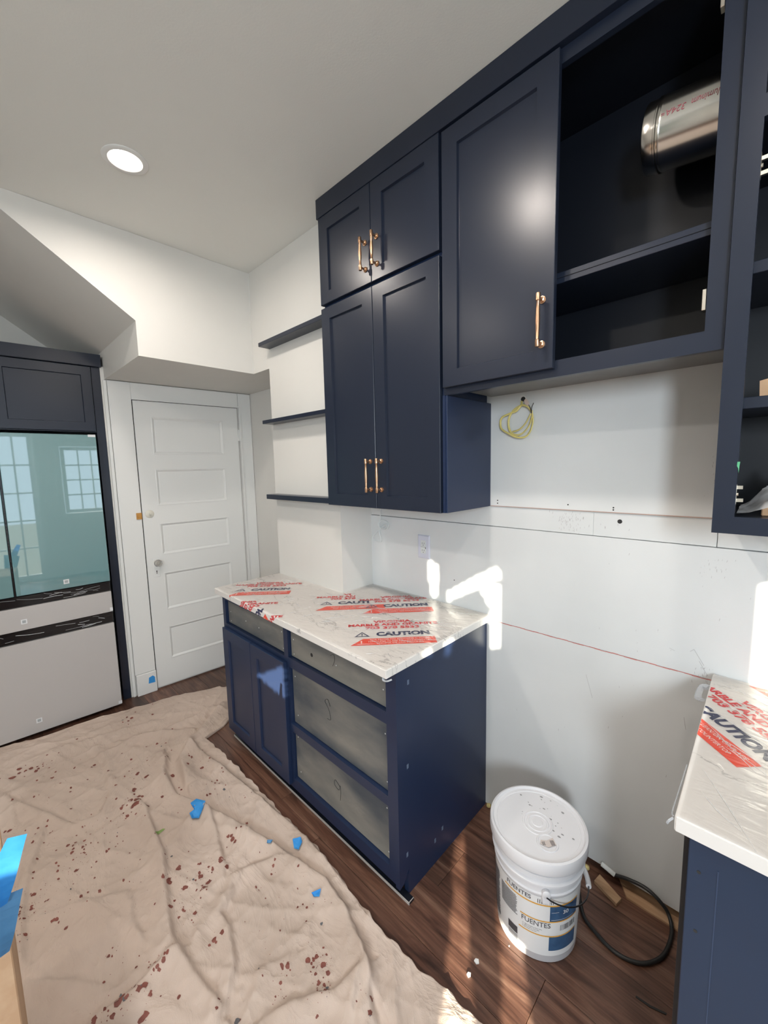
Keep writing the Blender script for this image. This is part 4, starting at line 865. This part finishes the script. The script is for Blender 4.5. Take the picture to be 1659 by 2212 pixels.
def cloth_h(Xa, Ya):
    H = np.full_like(Xa, .007)
    for pl, amp, wd in FOLDS:
        best = np.full_like(Xa, 9.0); side = np.zeros_like(Xa)
        for (ax_, ay), (bx_, by) in zip(pl, pl[1:]):
            dx, dy = bx_-ax_, by-ay; L2_ = dx*dx+dy*dy+1e-9
            t = np.clip(((Xa-ax_)*dx+(Ya-ay)*dy)/L2_, 0, 1); ex = Xa-(ax_+t*dx); ey = Ya-(ay+t*dy); dd_ = np.hypot(ex, ey)
            cr = dx*ey-dy*ex; m_ = dd_ < best; best = np.where(m_, dd_, best); side = np.where(m_, np.sign(cr), side)
        wv = np.where(side > 0, wd*.45, wd*1.7)
        e0 = np.hypot(Xa-pl[0][0], Ya-pl[0][1]); e1 = np.hypot(Xa-pl[-1][0], Ya-pl[-1][1]); fade = np.clip(np.minimum(e0, e1)/.06+.35, 0, 1)
        H += amp*fade*np.exp(-(best/wv)**2)-amp*.22*fade*np.exp(-((best-wd*1.3)/(wd*.7))**2)*(side > 0)
    W1 = Xa+.05*np.sin(3.1*Ya+1)+.03*np.sin(7*Ya); W2 = Ya+.05*np.sin(2.7*Xa)+.02*np.sin(9*Xa+1)
    def rdg(a, p): s_ = np.sin(a); return (1-np.abs(s_))**p
    H += .006*rdg(9*W1+5*W2, 5)+.006*rdg(-6*W1+13*W2+1.3, 5)+.0035*rdg(17*W1+3*W2+np.sin(4*W2), 4)+.0025*rdg(11*W1-19*W2+2*np.sin(3*W1), 4)+.002*rdg(31*W2+2*np.sin(9*W1), 3)+.002*rdg(29*W1+14*W2+3*np.sin(5*W2), 4)
    H += .0022*rdg(43*W1-21*W2+3*np.sin(6*W2), 3)+.0018*rdg(37*W2+23*W1+2.5*np.sin(8*W1+1), 3)+.006*rdg(4.3*W1-7*W2+1.5*np.sin(2.2*W1), 5)+.006*rdg(7.7*W1+2.9*W2+1.7*np.sin(3.1*W2+2), 6)
    return np.maximum(H, .004)
NX, NY = 560, 250
xs = np.linspace(-3.19, .45, NX); XA = np.repeat(xs[:, None], NY, 1); tt = np.linspace(0, 1, NY)[None, :]
yt_ = ytop(xs)+.004*np.sin(xs*37)+.003*np.sin(xs*91+1); yb_ = -2.5
YA = yt_[:, None]+(yb_-yt_[:, None])*tt**1.25
HA = cloth_h(XA, YA); HA[:, 0] = .0022; HA[:, 1] = np.minimum(HA[:, 1], .010)
co = np.stack([XA, YA, HA], -1).reshape(-1, 3)
idx = np.arange(NX*NY).reshape(NX, NY); q = np.stack([idx[:-1, :-1], idx[1:, :-1], idx[1:, 1:], idx[:-1, 1:]], -1).reshape(-1, 4)
me = bpy.data.meshes.new('drop_cloth'); me.from_pydata(co.tolist(), [], q.tolist()); me.materials.append(CANVAS)
for p in me.polygons: p.use_smooth = True
dc = bpy.data.objects.new('drop_cloth', me); COL.objects.link(dc); ORG[dc.name] = Vector((0, 0, 0))
tag(dc, 'wrinkled beige canvas drop cloth spattered with red-brown paint, spread over the floor', 'drop cloth')
def hat(x, y): return float(cloth_h(np.array([[x]]), np.array([[y]]))[0, 0])
random.seed(11)
bmS, bmG, blobs = BM(), BM(), []
for (cx, cy, n, sp, mx) in SPLATS:
    for k in range(int(n*1.7)):
        g = random.gauss(0, 1); g2 = random.gauss(0, 1); s_ = max(.0012, mx*(random.random()**2.2)) if k else max(mx, .002)
        blobs.append((cx+g*sp, cy+g2*sp*.8, s_, k))
PTS = []
for (cx, cy, s_, k) in blobs:
    if cy > float(ytop(cx))-.02: continue
    nn = 9 if s_ > .004 else 6; ph = random.random()*6; el = random.uniform(.6, 1.1); pts = [(cx, cy)]
    for j in range(nn):
        an = ph+j*2*math.pi/nn; r = s_*random.uniform(.65, 1.25); pts.append((cx+r*math.cos(an), cy+r*el*math.sin(an)))
    PTS.append((pts, s_, k))
flat = np.array([p for P_ in PTS for p in P_[0]]); hh = cloth_h(flat[:, 0], flat[:, 1]); c_ = 0
for pts, s_, k in PTS:
    b = bmG if random.random() < .03 else bmS
    vs = [b.verts.new((p[0], p[1], hh[c_+i]+.0011)) for i, p in enumerate(pts)]; c_ += len(pts)
    for j in range(1, len(vs)): b.faces.new((vs[0], vs[j], vs[1+j % (len(vs)-1)]))
part('paint_drips', bmS, SPOT, dc, kind='stuff'); part('grey_paint_drips', bmG, GREYSP, dc, kind='stuff')
def scrap(name, P, m, label, cat, lift=.004, curl=.006, par=None):
    bm = BM(); cx = sum(p[0] for p in P)/len(P); cy = sum(p[1] for p in P)/len(P); n = len(P); rings = []
    for f in (1, .66, .33):
        rings.append([(cx+(p[0]-cx)*f, cy+(p[1]-cy)*f) for p in P])
    R = [[bm.verts.new((x_, y_, hat(x_, y_)+lift+(curl*random.random() if i == 0 else 0))) for x_, y_ in r] for i, r in enumerate(rings)]
    c0 = bm.verts.new((cx, cy, hat(cx, cy)+lift))
    for a, b in zip(R, R[1:]):
        for i in range(n): bm.faces.new((a[i], a[(i+1) % n], b[(i+1) % n], b[i]))
    for i in range(n): bm.faces.new((R[-1][i], R[-1][(i+1) % n], c0))
    return part(name, bm, m, par, label=label, cat=cat)
scrap('painter_tape_scrap', [(-1.897, -.986), (-1.889, -.961), (-1.851, -.933), (-1.819, -.957), (-1.797, -.986), (-1.813, -1.011), (-1.847, -1.009), (-1.852, -.986)], TAPE, 'crumpled blue tape under a fold of the drop cloth, largest of the scraps lying there', 'tape')
scrap('painter_tape_scrap', [(-1.396, -.750), (-1.370, -.726), (-1.346, -.735), (-1.336, -.760), (-1.365, -.764)], TAPE, 'blue tape scrap on the cloth edge beside the base cabinet drawers', 'tape')
scrap('painter_tape_scrap', [(-1.150, -.829), (-1.129, -.800), (-1.116, -.818), (-1.133, -.831)], TAPE, 'blue tape scrap on the cloth nearest the base cabinet corner', 'tape')
scrap('painter_tape_scrap', [(-1.451, -.838), (-1.437, -.820), (-1.428, -.834), (-1.443, -.845)], TAPE2, 'smallest faded blue tape scrap, midway on the drop cloth', 'tape')
scrap('green_paint_mark', [(-1.874, -1.147), (-1.884, -1.13), (-1.889, -1.110), (-1.880, -1.104), (-1.872, -1.125), (-1.862, -1.140)], GREENP, None, None, .001, 0, dc)

# ------------------------------------------------------------------ cardboard box, lower left
cbx = thing('cardboard_box', 'brown cardboard box with blue tape tabs at the lower left edge', 'box', (-1.25, -1.85, .01))
bm = BM(); box(bm, Fr((0, 0, 0), X, Y), -1.42, -1.004, -2.10, -1.603, .032, .700, .002); part('carton', bm, CARD, cbx)
def tapeleaf(P, m):
    bm = BM(); n = 8; L_, R_ = P; prev = None
    for i in range(n+1):
        t = i/n; a = Vector(L_[0]).lerp(Vector(L_[1]), t); b = Vector(R_[0]).lerp(Vector(R_[1]), t); bow = X*(.006*math.sin(math.pi*t*1.5)); a += bow; b += bow*.6
        q_ = (bm.verts.new(a), bm.verts.new(b))
        if prev: bm.faces.new((prev[0], prev[1], q_[1], q_[0]))
        prev = q_
    g = bmesh.ops.solidify(bm, geom=bm.faces[:], thickness=.0004)
    return part('tape_strip', bm, m, cbx)
tapeleaf((((-1.0, -1.606, .700), (-1.0, -1.576, .806)), ((-1.0, -1.70, .690), (-1.0, -1.69, .835))), TAPE2)
tapeleaf((((-.998, -1.600, .800), (-.998, -1.5605, .913)), ((-.998, -1.665, .795), (-.998, -1.588, .925))), TAPE)

# ------------------------------------------------------------------ recessed lights
def can(x, y, lab, e):
    t = thing('ceiling_light', lab, 'ceiling light', (x, y, CZ))
    bm = BM(); lathe(bm, [(.080, 0), (.080, -.002), (.076, -.0045), (.060, -.0045), (.056, -.001), (.056, 0)], (x, y, CZ), 48, cap0=False, cap1=False); part('trim_ring', bm, TRIM, t, smooth=True)
    bm = BM(); lathe(bm, [(.0555, -.001), (.0555, -.0015)], (x, y, CZ), 48); part('lens', bm, LENS, t)
    l = area('lamp_glow', (x, y, CZ-.006), (x, y, 0),   .11, .11, e, (1, .91, .82), 'DISK', 172)
    return t
can(-1.92, -1.02, 'round recessed ceiling light, switched on', 7.2)
can(-.89, -1.10, 'assumed recessed light whose glare shows on the single cabinet door', 9.21)  # out of view, assumed from its highlight on the door
can(.15, -1.12, 'assumed recessed light above the right worktop', 7.53)  # this one and those below are unseen, assumed to fill out the grid
can(-1.92, -2.35, 'assumed recessed light above the box, behind the viewer', 9.21)
can(-.89, -2.35, 'assumed recessed light behind the viewer, middle of its row', 7.53)
